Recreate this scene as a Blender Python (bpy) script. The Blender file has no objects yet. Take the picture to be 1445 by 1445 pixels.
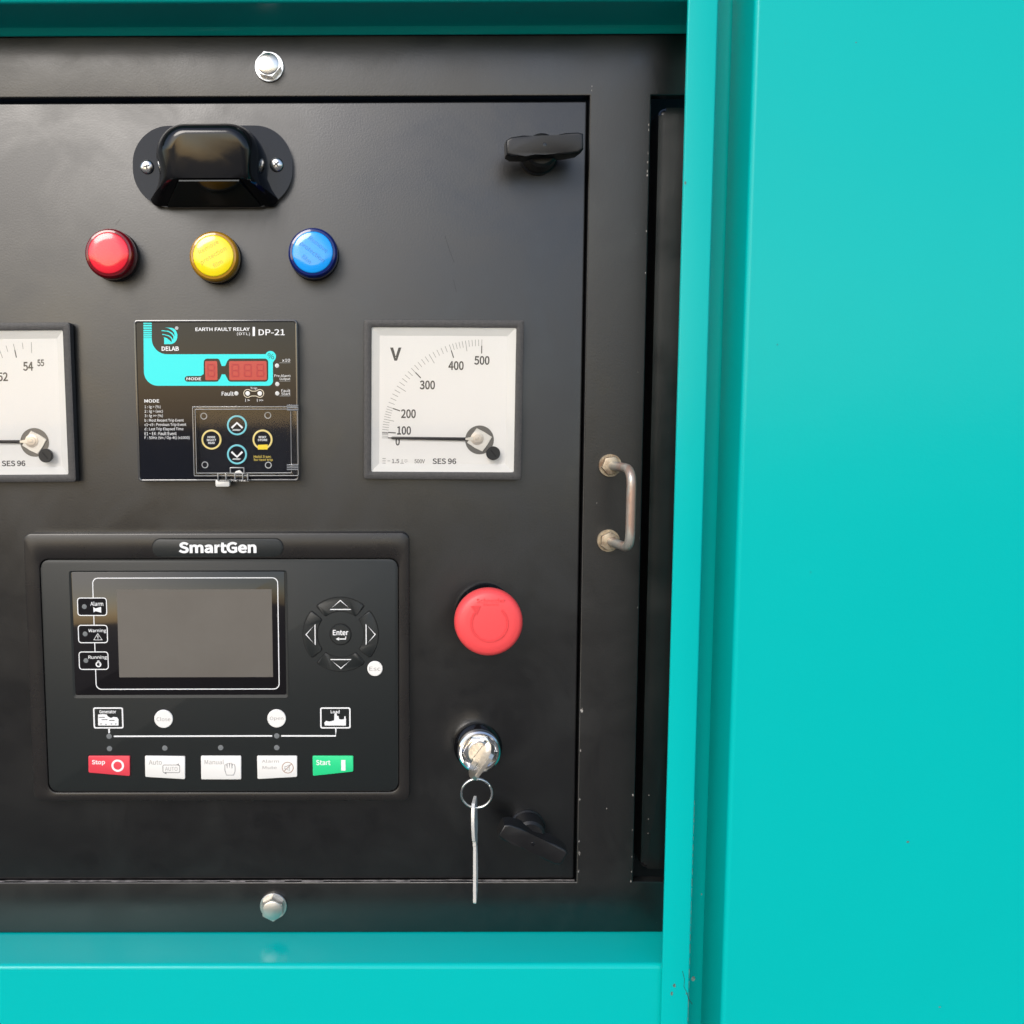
import bpy, bmesh, math, random
from mathutils import Vector, Matrix
random.seed(7)
PI = math.pi
rad = math.radians
scn = bpy.context.scene

# ------------------------------------------------------------------ camera
# world units are metres; x right, z up, the panel faces -y.  Layout is measured in millimetres on the
# door plane (h = millimetres in front of the door skin), with the panel about 1.3 m above the ground.
Z0 = 1300.0
FPX, CXP, CYP, CAMY = 1449.0, 550.0, 722.5, -631.72
def _rot(a, b, c):
    return (Matrix.Rotation(b, 3, 'Z') @ Matrix.Rotation(a, 3, 'X') @ Matrix.Rotation(c, 3, 'Y'))
CR = _rot(rad(-6.1046), rad(0.19375), rad(0.16963))
cam_data = bpy.data.cameras.new('camera')
cam = bpy.data.objects.new('camera', cam_data)
scn.collection.objects.link(cam)
r_, f_, u_ = CR.col[0], CR.col[1], CR.col[2]
M4 = Matrix(((r_[0], u_[0], -f_[0], 0), (r_[1], u_[1], -f_[1], CAMY * .001),
             (r_[2], u_[2], -f_[2], Z0 * .001), (0, 0, 0, 1)))
cam.matrix_world = M4
cam_data.sensor_width = 36
cam_data.lens = 36 * FPX / 1445
cam_data.shift_x = (722.5 - CXP) / 1445
cam_data.clip_start = .01
cam_data.clip_end = 200
cam_data.dof.use_dof = True
cam_data.dof.focus_distance = .615
cam_data.dof.aperture_fstop = 6.5
scn.camera = cam

# ------------------------------------------------------------------ light
SUN_EL, SUN_AZ = rad(33), rad(206)
world = bpy.data.worlds.new('World'); scn.world = world; world.use_nodes = True
wn = world.node_tree.nodes; wl = world.node_tree.links
sky = wn.new('ShaderNodeTexSky'); sky.sky_type = 'NISHITA'; sky.sun_disc = False
sky.sun_elevation = SUN_EL; sky.sun_rotation = SUN_AZ
sky.air_density = 1.0; sky.dust_density = 1.5; sky.ozone_density = 1.0
bgn = wn['Background']; bgn.inputs['Strength'].default_value = .15
wl.new(sky.outputs['Color'], bgn.inputs['Color'])
sd = bpy.data.lights.new('sun', 'SUN'); sd.energy = 1.4; sd.angle = rad(30); sd.color = (1, .965, .92)
sun = bpy.data.objects.new('sun', sd); scn.collection.objects.link(sun)
sv = Vector((math.sin(SUN_AZ) * math.cos(SUN_EL), math.cos(SUN_AZ) * math.cos(SUN_EL), math.sin(SUN_EL)))
sun.rotation_euler = (-sv).to_track_quat('-Z', 'Y').to_euler()
sun.location = (0, -2, 3)
scn.cycles.transparent_max_bounces = 32
vs = scn.view_settings
vs.view_transform = 'Standard'; vs.look = 'None'; vs.exposure = 0.52; vs.gamma = 1; vs.use_curve_mapping = False

# ------------------------------------------------------------------ measuring
def at(px, py, h=0.0):
    """millimetres (x, z) on the plane h in front of the door skin"""
    d = CR @ Vector(((px - CXP) / FPX, 1.0, (CYP - py) / FPX))
    t = (-h - CAMY) / d.y
    return (d.x * t, d.z * t)
def rect(px0, py0, px1, py1, h=0.0):
    my, mx = (py0 + py1) / 2, (px0 + px1) / 2
    return (at(px0, my, h)[0], at(mx, py1, h)[1], at(px1, my, h)[0], at(mx, py0, h)[1])
def zA(x, y): return (180 + x * .17993, 440 + y * .17993)      # crops of the photograph used for measuring
def zB(x, y): return (500 + x * .17993, 440 + y * .17993)
def zC(x, y): return (20 + x * .27675, 740 + y * .27682)
def zD(x, y): return (300 + x * .27675, 740 + y * .27682)
def zE(x, y): return (600 + x * .3462, 800 + y * .346)

# ------------------------------------------------------------------ materials
def mat(name, color, rough=.5, metal=0.0, spec=.5, coat=0.0, coat_rough=.05, emit=None, noise=None, bump=None, rough_var=None):
    m = bpy.data.materials.new(name); m.use_nodes = True
    nt = m.node_tree; b = nt.nodes['Principled BSDF']
    b.inputs['Base Color'].default_value = (*color, 1)
    b.inputs['Roughness'].default_value = rough
    b.inputs['Metallic'].default_value = metal
    b.inputs['Specular IOR Level'].default_value = spec
    b.inputs['Coat Weight'].default_value = coat
    b.inputs['Coat Roughness'].default_value = coat_rough
    tc = nt.nodes.new('ShaderNodeTexCoord')
    def tex(scale, detail=4, rgh=.55, stretch=None):
        n = nt.nodes.new('ShaderNodeTexNoise'); n.inputs['Scale'].default_value = scale
        n.inputs['Detail'].default_value = detail; n.inputs['Roughness'].default_value = rgh
        if stretch:
            mp = nt.nodes.new('ShaderNodeMapping'); mp.inputs['Scale'].default_value = stretch
            nt.links.new(tc.outputs['Object'], mp.inputs['Vector']); nt.links.new(mp.outputs['Vector'], n.inputs['Vector'])
        else:
            nt.links.new(tc.outputs['Object'], n.inputs['Vector'])
        return n
    def ramp(src, p0, p1, c0, c1):
        r = nt.nodes.new('ShaderNodeValToRGB'); e = r.color_ramp.elements
        e[0].position = p0; e[1].position = p1; e[0].color = (*c0, 1); e[1].color = (*c1, 1)
        nt.links.new(src, r.inputs['Fac']); return r
    if noise:                                    # (scale, other colour, lo, hi[, stretch])
        n = tex(noise[0], 6, .6, noise[4] if len(noise) > 4 else None)
        r = ramp(n.outputs['Fac'], noise[2], noise[3], color, noise[1])
        nt.links.new(r.outputs['Color'], b.inputs['Base Color'])
    if rough_var:                                # (scale, rough lo, rough hi[, p0, p1])
        n = tex(rough_var[0], 5, .6)
        p0, p1 = (rough_var[3], rough_var[4]) if len(rough_var) > 3 else (.35, .65)
        r = ramp(n.outputs['Fac'], p0, p1, (rough_var[1],) * 3, (rough_var[2],) * 3)
        nt.links.new(r.outputs['Color'], b.inputs['Roughness'])
    if bump:                                     # [(scale, strength, distance), ...]
        prev = None
        for s, st, dist in bump:
            n = tex(s, 3, .5)
            bp = nt.nodes.new('ShaderNodeBump'); bp.inputs['Strength'].default_value = st; bp.inputs['Distance'].default_value = dist
            nt.links.new(n.outputs['Fac'], bp.inputs['Height'])
            if prev: nt.links.new(prev.outputs['Normal'], bp.inputs['Normal'])
            prev = bp
        nt.links.new(prev.outputs['Normal'], b.inputs['Normal'])
        if coat: nt.links.new(prev.outputs['Normal'], b.inputs['Coat Normal'])
    return m
def glass(name, tint=(1, 1, 1), rough=.03, ior=1.46):
    m = bpy.data.materials.new(name); m.use_nodes = True; nt = m.node_tree
    nt.nodes.remove(nt.nodes['Principled BSDF'])
    fr = nt.nodes.new('ShaderNodeFresnel'); fr.inputs['IOR'].default_value = ior
    tr = nt.nodes.new('ShaderNodeBsdfTransparent'); tr.inputs['Color'].default_value = (*tint, 1)
    gl = nt.nodes.new('ShaderNodeBsdfGlossy'); gl.inputs['Roughness'].default_value = rough
    mx = nt.nodes.new('ShaderNodeMixShader')
    nt.links.new(fr.outputs[0], mx.inputs[0]); nt.links.new(tr.outputs[0], mx.inputs[1]); nt.links.new(gl.outputs[0], mx.inputs[2])
    nt.links.new(mx.outputs[0], nt.nodes['Material Output'].inputs['Surface'])
    return m
def door_paint():
    """satin black powder coat: orange peel, dust smudges that are rougher and paler, a few hair scratches"""
    m = mat('black_powder_coat', (.011, .011, .012), .36, spec=.85, bump=[(900, .10, .0004), (9, .05, .004)])
    nt = m.node_tree; b = nt.nodes['Principled BSDF']
    tc = nt.nodes.new('ShaderNodeTexCoord')
    def noise(scale, det, dist=0):
        n = nt.nodes.new('ShaderNodeTexNoise'); n.inputs['Scale'].default_value = scale; n.inputs['Detail'].default_value = det
        n.inputs['Roughness'].default_value = .65; n.inputs['Distortion'].default_value = dist
        nt.links.new(tc.outputs['Object'], n.inputs['Vector']); return n
    def ramp(src, p0, p1, a, c):
        r = nt.nodes.new('ShaderNodeMapRange'); r.inputs['From Min'].default_value = p0; r.inputs['From Max'].default_value = p1
        r.inputs['To Min'].default_value = a; r.inputs['To Max'].default_value = c
        nt.links.new(src, r.inputs['Value']); return r.outputs['Result']
    big = noise(14, 5, .6); small = noise(60, 6, .3); speck = noise(420, 2)
    sm = ramp(big.outputs['Fac'], .48, .70, 0, 1)
    dust = ramp(small.outputs['Fac'], .42, .75, 0, 1)
    mul = nt.nodes.new('ShaderNodeMath'); mul.operation = 'MULTIPLY'; nt.links.new(sm, mul.inputs[0]); nt.links.new(dust, mul.inputs[1])
    mix = nt.nodes.new('ShaderNodeMix'); mix.data_type = 'RGBA'
    mix.inputs['A'].default_value = (.0020, .0020, .0024, 1); mix.inputs['B'].default_value = (.012, .0118, .012, 1)
    nt.links.new(mul.outputs[0], mix.inputs['Factor'])
    sp = ramp(speck.outputs['Fac'], .77, .80, 0, 1)
    mix2 = nt.nodes.new('ShaderNodeMix'); mix2.data_type = 'RGBA'; mix2.inputs['B'].default_value = (.10, .095, .09, 1)
    nt.links.new(mix.outputs['Result'], mix2.inputs['A']); nt.links.new(sp, mix2.inputs['Factor'])
    nt.links.new(mix2.outputs['Result'], b.inputs['Base Color'])
    rr = ramp(big.outputs['Fac'], .38, .62, .40, .285)
    nt.links.new(rr, b.inputs['Roughness'])
    return m
def teal_paint():
    m = mat('teal_enamel', (.004, .47, .44), .20, spec=.22, coat=.05, coat_rough=.06, bump=[(700, .10, .0004), (60, .04, .001), (6, .12, .008)])
    nt = m.node_tree; b = nt.nodes['Principled BSDF']
    tc = nt.nodes.new('ShaderNodeTexCoord')
    n = nt.nodes.new('ShaderNodeTexNoise'); n.inputs['Scale'].default_value = 130; n.inputs['Detail'].default_value = 3
    nt.links.new(tc.outputs['Object'], n.inputs['Vector'])
    r = nt.nodes.new('ShaderNodeMapRange'); r.inputs['From Min'].default_value = .765; r.inputs['From Max'].default_value = .79
    nt.links.new(n.outputs['Fac'], r.inputs['Value'])
    g = nt.nodes.new('ShaderNodeTexNoise'); g.inputs['Scale'].default_value = 5; g.inputs['Detail'].default_value = 6
    nt.links.new(tc.outputs['Object'], g.inputs['Vector'])
    mx0 = nt.nodes.new('ShaderNodeMix'); mx0.data_type = 'RGBA'
    mx0.inputs['A'].default_value = (.0003, .445, .424, 1); mx0.inputs['B'].default_value = (.0003, .410, .392, 1)
    nt.links.new(g.outputs['Fac'], mx0.inputs['Factor'])
    mx = nt.nodes.new('ShaderNodeMix'); mx.data_type = 'RGBA'; mx.inputs['B'].default_value = (.03, .20, .19, 1)
    nt.links.new(mx0.outputs['Result'], mx.inputs['A']); nt.links.new(r.outputs['Result'], mx.inputs['Factor'])
    nt.links.new(mx.outputs['Result'], b.inputs['Base Color'])
    return m
BLACK = door_paint()
TEAL = teal_paint()
DARK = mat('interior_shade_black', (.006, .006, .007), .7)
CHIP = mat('bare_chipped_steel', (.34, .32, .30), .55, noise=(600, (.10, .085, .075), .4, .6))
WORN = mat('worn_bare_edge', (.36, .33, .31), .5, noise=(160, (.12, .11, .105), .42, .62))
TCHIP = mat('chipped_primer', (.10, .25, .22), .7, noise=(500, (.05, .07, .06), .4, .6))
GLOSS = mat('gloss_black_plastic', (.005, .005, .006), .10, spec=.5, bump=[(35, .04, .002)], rough_var=(40, .07, .15))
SATIN = mat('satin_black_plastic', (.006, .006, .007), .42, bump=[(1500, .12, .0003)], rough_var=(50, .36, .48))
BASEP = mat('navy_black_plastic', (.005, .007, .013), .08, spec=.3, rough_var=(40, .06, .11))
BEZEL = mat('charcoal_textured_plastic', (.036, .035, .035), .5, bump=[(1800, .35, .0005)], noise=(500, (.05, .047, .046), .4, .6))
WHITE = mat('white_dial_enamel', (.81, .80, .79), .55)
BEVW = mat('white_dial_surround', (.76, .76, .755), .5)
INK = mat('dark_grey_ink', (.05, .048, .05), .6)
INKF = mat('fine_grey_ink', (.22, .21, .21), .6)
NEEDLE = mat('needle_black', (.02, .018, .02), .35)
ZINC = mat('zinc_plated_steel', (.78, .78, .77), .22, metal=1, bump=[(400, .12, .0006)], rough_var=(90, .16, .34))
CHROME = mat('chrome', (.82, .82, .82), .10, metal=1, rough_var=(60, .07, .16))
NICKEL = mat('brushed_nickel_key', (.70, .66, .60), .33, metal=1, bump=[(500, .2, .0005)], rough_var=(120, .25, .42))
DULLZ = mat('dull_zinc', (.62, .60, .56), .42, metal=1, bump=[(300, .2, .0006)])
HANDLE = mat('worn_painted_steel', (.40, .39, .35), .34, metal=.5, noise=(70, (.40, .27, .21), .50, .62, (1, 1, .4)), bump=[(500, .2, .0006)])
NUTM = mat('yellow_zinc_nut', (.44, .37, .27), .42, metal=.65, noise=(160, (.22, .15, .10), .45, .65))
REDB = mat('red_mushroom_plastic', (.82, .07, .075), .45, spec=.5, bump=[(900, .08, .0004)])
REDD = mat('red_embossed', (.72, .05, .055), .5)
PW = mat('white_print', (.80, .80, .80), .5)
PG = mat('grey_print', (.42, .43, .43), .5)
PFW = mat('faint_print', (.33, .315, .30), .6)
CYAN = mat('cyan_print', (.02, .72, .70), .35)
LEDR = mat('red_display_filter', (.42, .012, .022), .12, coat=.3)
LEDS = mat('unlit_red_segment', (.37, .012, .02), .3)
RELAY = mat('relay_gloss_front', (.004, .005, .009), .05, spec=.35, rough_var=(25, .03, .07))
RIM = mat('clear_acrylic_edge', (.045, .045, .047), .10, spec=.8, coat=.6)
CLEAR = glass('clear_acrylic_cover', (.97, .97, .97), .04)
PANE = glass('meter_window', (.985, .985, .98), .04, 1.40)
YEL = mat('yellow_print', (.82, .62, .10), .4)
YELS = mat('yellow_sticker', (.85, .62, .02), .45)
CASE = mat('controller_outer_case', (.014, .0125, .012), .30, rough_var=(30, .24, .32), bump=[(1400, .08, .0003)])
FASC = mat('controller_membrane', (.010, .0122, .0125), .44, bump=[(2200, .15, .0003)])
GLASSB = mat('black_glass', (.006, .005, .006), .06, spec=.6)
LCD = mat('unlit_lcd', (.145, .132, .115), .22, spec=.6, noise=(9, (.12, .108, .094), .35, .65))
KEYW = mat('white_silicone_key', (.78, .76, .73), .5)
KEYR = mat('red_silicone_key', (.72, .05, .075), .45)
KEYG = mat('green_silicone_key', (.02, .62, .24), .45)
SEAM = mat('dark_seam', (.003, .003, .003), .8)
LEDG = mat('unlit_indicator', (.16, .17, .175), .35)

# ------------------------------------------------------------------ mesh helpers (millimetres; x, h, z)
def nb(): return bmesh.new()
def V(bm, x, h, z): return bm.verts.new((x, -h, z))
def link(o, parent=None):
    scn.collection.objects.link(o)
    if parent: o.parent = parent
    return o
def obj(name, bm, m, parent=None, sharp=32):
    bmesh.ops.recalc_face_normals(bm, faces=bm.faces[:])
    bmesh.ops.scale(bm, vec=(.001,) * 3, verts=bm.verts[:])
    me = bpy.data.meshes.new(name); bm.to_mesh(me); bm.free()
    me.materials.append(m)
    me.shade_smooth(); me.set_sharp_from_angle(angle=rad(sharp))
    return link(bpy.data.objects.new(name, me), parent)
def thing(name, label, cat, c, group=None, rot=0.0, h=0.0):
    o = bpy.data.objects.new(name, None); o.empty_display_size = .01
    o.location = (c[0] * .001, -h * .001, (c[1] + Z0) * .001); o.rotation_euler = (0, rot, 0)
    o['label'] = label; o['category'] = cat
    if group: o['group'] = group
    return link(o)
class At:
    """pixel -> millimetres relative to a thing's centre"""
    def __init__(s, c): s.c = c
    def p(s, q, h):
        x, z = at(q[0], q[1], h); return (x - s.c[0], z - s.c[1])
    def r(s, a, b, h):
        x0, z0, x1, z1 = rect(a[0], a[1], b[0], b[1], h)
        return (x0 - s.c[0], z0 - s.c[1], x1 - s.c[0], z1 - s.c[1])
def rr(x0, z0, x1, z1, r, n=6):
    r = min(r, abs(x1 - x0) / 2 - 1e-4, abs(z1 - z0) / 2 - 1e-4)
    if r <= 0: return [(x0, z0), (x1, z0), (x1, z1), (x0, z1)]
    P = []
    for cx, cz, a0 in ((x1 - r, z0 + r, -90), (x1 - r, z1 - r, 0), (x0 + r, z1 - r, 90), (x0 + r, z0 + r, 180)):
        for k in range(n + 1):
            a = rad(a0 + 90 * k / n); P.append((cx + r * math.cos(a), cz + r * math.sin(a)))
    return P
def circ(cx, cz, r, n=32): return [(cx + r * math.cos(2 * PI * k / n), cz + r * math.sin(2 * PI * k / n)) for k in range(n)]
def prism(bm, pts, h0, h1, bev=0.0, seg=2, bevback=False):
    a = [V(bm, x, h0, z) for x, z in pts]; b = [V(bm, x, h1, z) for x, z in pts]
    n = len(pts)
    for i in range(n):
        j = (i + 1) % n; bm.faces.new((a[i], a[j], b[j], b[i]))
    bm.faces.new(b); bm.faces.new(a[::-1])
    if bev:
        es = [bm.edges.get((b[i], b[(i + 1) % n])) for i in range(n)]
        bmesh.ops.bevel(bm, geom=es, offset=bev, segments=seg, profile=.5, affect='EDGES')
    return bm
def frame(bm, outer, inner, h0, h1, bev=0.0, hin=None):
    """ring between two loops of the same length; hin = height of the inner lip"""
    n = len(outer); hin = h1 if hin is None else hin
    L = [[V(bm, x, h0, z) for x, z in outer], [V(bm, x, h1, z) for x, z in outer],
         [V(bm, x, hin, z) for x, z in inner], [V(bm, x, h0, z) for x, z in inner]]
    for k in range(4):
        A, B = L[k], L[(k + 1) % 4]
        for i in range(n):
            j = (i + 1) % n; bm.faces.new((A[i], A[j], B[j], B[i]))
    if bev:
        es = [bm.edges.get((L[1][i], L[1][(i + 1) % n])) for i in range(n)] + [bm.edges.get((L[2][i], L[2][(i + 1) % n])) for i in range(n)]
        bmesh.ops.bevel(bm, geom=es, offset=bev, segments=2, profile=.5, affect='EDGES')
    return bm
def lathe(bm, prof, n=40, c=(0, 0), close=True):
    """revolve (radius, h) about the panel normal"""
    R = []
    for r, h in prof:
        if r < 1e-6: R.append([V(bm, c[0], h, c[1])])
        else: R.append([V(bm, c[0] + r * math.cos(2 * PI * k / n), h, c[1] + r * math.sin(2 * PI * k / n)) for k in range(n)])
    for A, B in zip(R, R[1:]):
        for k in range(n):
            j = (k + 1) % n
            if len(A) == 1: bm.faces.new((A[0], B[k], B[j]))
            elif len(B) == 1: bm.faces.new((A[k], A[j], B[0]))
            else: bm.faces.new((A[k], A[j], B[j], B[k]))
    return bm
def tube(bm, path, r, n=14, cap=True, closed=False):
    """path of (x, h, z)"""
    P = [Vector((x, -h, z)) for x, h, z in path]; rings = []; up = Vector((.31, .2, .93)).normalized()
    m = len(P)
    for i, p in enumerate(P):
        if closed: t = (P[(i + 1) % m] - P[i - 1]).normalized()
        else: t = (P[min(i + 1, m - 1)] - P[max(i - 1, 0)]).normalized()
        a = t.cross(up)
        if a.length < .05: a = t.cross(Vector((1, 0, 0)))
        a.normalize(); b = t.cross(a)
        up = b.cross(t) * -1 if False else a.cross(t)
        rings.append([bm.verts.new(p + (a * math.cos(2 * PI * k / n) + b * math.sin(2 * PI * k / n)) * r) for k in range(n)])
    pairs = list(zip(rings, rings[1:])) + ([(rings[-1], rings[0])] if closed else [])
    for A, B in pairs:
        for k in range(n): bm.faces.new((A[k], A[(k + 1) % n], B[(k + 1) % n], B[k]))
    if cap and not closed: bm.faces.new(rings[0][::-1]); bm.faces.new(rings[-1])
    return bm
def ribbon(bm, pts, w, h, closed=False):
    """flat printed stroke of width w along pts, on the plane h"""
    n = len(pts); A, B = [], []
    for i in range(n):
        if closed: p, q = pts[i - 1], pts[(i + 1) % n]
        else: p, q = pts[max(i - 1, 0)], pts[min(i + 1, n - 1)]
        dx, dz = q[0] - p[0], q[1] - p[1]; l = math.hypot(dx, dz) or 1
        nx, nz = -dz / l * w / 2, dx / l * w / 2
        A.append(V(bm, pts[i][0] + nx, h, pts[i][1] + nz)); B.append(V(bm, pts[i][0] - nx, h, pts[i][1] - nz))
    for i in range(n if closed else n - 1):
        j = (i + 1) % n; bm.faces.new((A[i], A[j], B[j], B[i]))
    return bm
def flat(bm, pts, h):
    bm.faces.new([V(bm, x, h, z) for x, z in clean(pts)]).normal_update(); return bm
def clean(pts, eps=.02):
    P = []
    for p in pts:
        if not P or math.hypot(p[0] - P[-1][0], p[1] - P[-1][1]) > eps: P.append(p)
    if math.hypot(P[0][0] - P[-1][0], P[0][1] - P[-1][1]) < eps: P.pop()
    return P
try:                                             # Blender's own bundled sans-serif; its default face otherwise
    SANS = bpy.data.fonts.load(bpy.utils.system_resource('DATAFILES') + '/fonts/Noto Sans CJK Regular.woff2')
except Exception:
    SANS = None
def text_bm(s, box, h, rot=0.0, bold=0.0, depth=0.0, spacing=1.0, align='CENTER'):
    """lettering fitted to the inked box (x0, z0, x1, z1)"""
    cu = bpy.data.curves.new('t', 'FONT'); cu.body = s; cu.size = 1; cu.offset = bold * (.45 if SANS else 1); cu.space_character = spacing
    cu.align_x = align; cu.resolution_u = 4
    if SANS: cu.font = SANS; cu.space_line = .58
    if depth: cu.extrude = .01
    o = bpy.data.objects.new('t', cu)
    me = bpy.data.meshes.new_from_object(o)
    bm = nb(); bm.from_mesh(me)
    bpy.data.objects.remove(o); bpy.data.curves.remove(cu); bpy.data.meshes.remove(me)
    xs = [v.co.x for v in bm.verts]; ys = [v.co.y for v in bm.verts]
    x0, x1, y0, y1 = min(xs), max(xs), min(ys), max(ys)
    cx, cz = (box[0] + box[2]) / 2, (box[1] + box[3]) / 2
    sx = (box[2] - box[0]) / (x1 - x0); sz = (box[3] - box[1]) / (y1 - y0)
    ca, sa = math.cos(rot), math.sin(rot)
    for v in bm.verts:
        x = (v.co.x - (x0 + x1) / 2) * sx; z = (v.co.y - (y0 + y1) / 2) * sz
        hh = h + (depth if v.co.z > 0 else 0)
        v.co = (cx + x * ca - z * sa, -hh, cz + x * sa + z * ca)
    return bm
def text(s, box, h, m, parent, rot=0.0, bold=0.0, name='lettering', align='CENTER', depth=0.0):
    return obj(name, text_bm(s, box, h, rot, bold, depth, align=align), m, parent)

# ------------------------------------------------------------------ key dimensions
XF = (at(833.5, 150)[0] + at(821.3, 750)[0] + at(809, 1240)[0]) / 3           # right edge of the door opening
ZT = at(560, 138)[1]; ZB = at(560, 1242)[1]                                    # top and bottom of the opening
X2 = (at(920, 200, 3)[0] + at(892, 1200, 3)[0]) / 2                            # second opening
ZSILL = at(500, 1316.5, 3)[1]; ZLIP = at(500, 51, 3)[1]
XL = -400.0
XJ = at(952, 722, 45)[0]                                                       # free edge of the teal jamb
HJ, HS = 45.0, 41.0
SW = at(993, 722, HJ)[0] - XJ                                                   # width of the strip
GW = at(1042, 722, HJ)[0] - XJ                                                  # where the door face begins
print('XF %.1f ZT %.1f ZB %.1f X2 %.1f sill %.1f lip %.1f XJ %.1f' % (XF, ZT, ZB, X2, ZSILL, ZLIP, XJ))

# ------------------------------------------------------------------ unseen dark ground sheet, added for glossy parts to reflect
CONC = mat('added_dark_concrete', (.105, .092, .078), .85, noise=(1.5, (.08, .07, .062), .35, .65), bump=[(40, .3, .004)])
bm = nb()
for x, y in ((-60, -60), (60, -60), (60, 60), (-60, 60)): bm.verts.new((x * 1000, y * 1000, 0))
bm.faces.new(bm.verts[:])
gd = obj('ground', bm, CONC); gd['kind'] = 'structure'

# ------------------------------------------------------------------ teal canopy
can = thing('generator_canopy', 'glossy teal sheet metal canopy framing the recessed black control cabinet', 'canopy', (XJ, ZSILL))
oc = (XJ, ZSILL)
def extrude_x(bm, prof, x0, x1, cap=True):       # profile of (h, z)
    A = [V(bm, x0, h, z) for h, z in prof]; B = [V(bm, x1, h, z) for h, z in prof]; n = len(prof)
    for i in range(n): bm.faces.new((A[i], A[(i + 1) % n], B[(i + 1) % n], B[i]))
    if cap: bm.faces.new(A); bm.faces.new(B[::-1])
    return bm
def extrude_z(bm, prof, z0, z1, steps=1):        # profile of (x, h)
    n = len(prof); rows = []
    for s in range(steps + 1):
        z = z0 + (z1 - z0) * s / steps; rows.append([V(bm, x, h, z) for x, h in prof])
    for A, B in zip(rows, rows[1:]):
        for i in range(n): bm.faces.new((A[i], A[(i + 1) % n], B[(i + 1) % n], B[i]))
    bm.faces.new(rows[0]); bm.faces.new(rows[-1][::-1])
    return bm
def arc(cx, cz, r, a0, a1, n=6): return [(cx + r * math.cos(rad(a0 + (a1 - a0) * k / n)), cz + r * math.sin(rad(a0 + (a1 - a0) * k / n))) for k in range(n + 1)]
# sill: flat ledge, rolled front edge, front face
prof = [(-14, 0)] + arc(HS - 3.2, -3.2, 3.2, 90, 0) + [(HS, -210), (HS - 1.6, -210)] + arc(HS - 3.2, -3.2, 1.6, 0, 90) + [(-14, -1.6)]
obj('bottom_rail', extrude_x(nb(), prof, XL - XJ, SW - 2.2), TEAL, can)
# head: underside with a small rolled lip at the rear and the front face above it
d = ZLIP - ZSILL; HT = 43.0
prof = ([(6.2, d + 3.2)] + arc(4.6, d + 1.6, 1.6, 0, -180, 8)[0:] + [(3.0, d + 8), (1.4, d + 8)])
prof = [(3.0, d + 30), (3.0, d + 1.8)] + arc(4.8, d + 1.8, 1.8, 180, 300, 6) + [(8.4, d + 3.6), (11, d + 4.4), (HT - 3, d + 4.8)] + arc(HT - 3, d + 7.8, 3, -90, 0) + [(HT, d + 160), (HT - 1.6, d + 160), (HT - 1.6, d + 8), (HT - 4, d + 6.6), (11, d + 6.2), (6.2, d + 5.0), (4.6, d + 5), (4.6, d + 30)]
obj('top_rail', extrude_x(nb(), prof, XL - XJ, SW - 2.2), TEAL, can)
# jamb strip: front face, free inner edge, return to the cabinet, and the floor of the groove beside the door
prof = [(0, HJ - 1.8)] + arc(.8, HJ - .8, .8, 180, 90, 3) + arc(SW - 1.4, HJ - 1.4, 1.4, 90, 0, 4) + \
       [(SW, 4), (GW + 12, 4), (GW + 12, 2), (SW - 1.8, 2), (SW - 1.8, HJ - 1.8)]
obj('jamb', extrude_z(nb(), prof, -210, d + 160), TEAL, can)
# a worn line and two paint scrapes on the strip's outer edge near the foot
bm = nb()
rn = random.Random(3)
zz = at(985, 1130, HJ)[1] - ZSILL; ze = at(980, 1442, HJ)[1] - ZSILL
while zz > ze:
    L = rn.uniform(1.5, 6); w = rn.uniform(.08, .28)
    flat(bm, [(SW - w - .35, zz), (SW - .3, zz + .3), (SW - .3, zz - L), (SW - w * .6 - .35, zz - L + .2)], HJ + .03); zz -= L + rn.uniform(.2, 3)
obj('worn_edge', bm, TCHIP, can)
for (px, py, r) in ((952, 1391, 1.2), (948, 1402, 1.1), (978, 1381, 1.5), (969, 1402, .7), (967, 258, 1.0), (990, 1262, .6)):
    x, z = at(px, py, HJ); x -= XJ; z -= ZSILL
    flat_pts = [(x + r * rn.uniform(.5, 1) * math.cos(k * PI / 4), z + 1.35 * r * rn.uniform(.5, 1) * math.sin(k * PI / 4)) for k in range(8)]
    obj('paint_chip', flat(nb(), flat_pts, HJ + .04), TCHIP, can)
pts = [at(a, b, HJ) for a, b in ((963, 1370), (966, 1382), (965, 1392), (969, 1400), (972, 1410), (977, 1417))]
obj('paint_crack', ribbon(nb(), [(x - XJ, z - ZSILL) for x, z in pts], .28, HJ + .04), SEAM, can)

# ------------------------------------------------------------------ teal canopy door on the right
cd = thing('canopy_door', 'broad flat teal door panel with rolled edge beside the jamb groove', 'door', (XJ + GW, ZSILL))
prof = [(0, 6)] + arc(3.0, HJ - 3.0, 3.0, 180, 90, 8) + [(330, HJ), (330, HJ - 2), (3, HJ - 2), (1.6, HJ - 3.4), (1.6, 6)]
obj('skin', extrude_z(nb(), prof, -208, d + 158), TEAL, cd)
for (px, py, r) in ((1281, 1188, .9), (1326, 1421, .7), (1208, 60, .5)):
    x, z = at(px, py, HJ)
    obj('paint_chip', flat(nb(), [(x - XJ - GW + r * math.cos(k * PI / 4), z - ZSILL + .7 * r * math.sin(k * PI / 4)) for k in range(8)], HJ + .04), TCHIP, cd)

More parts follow.
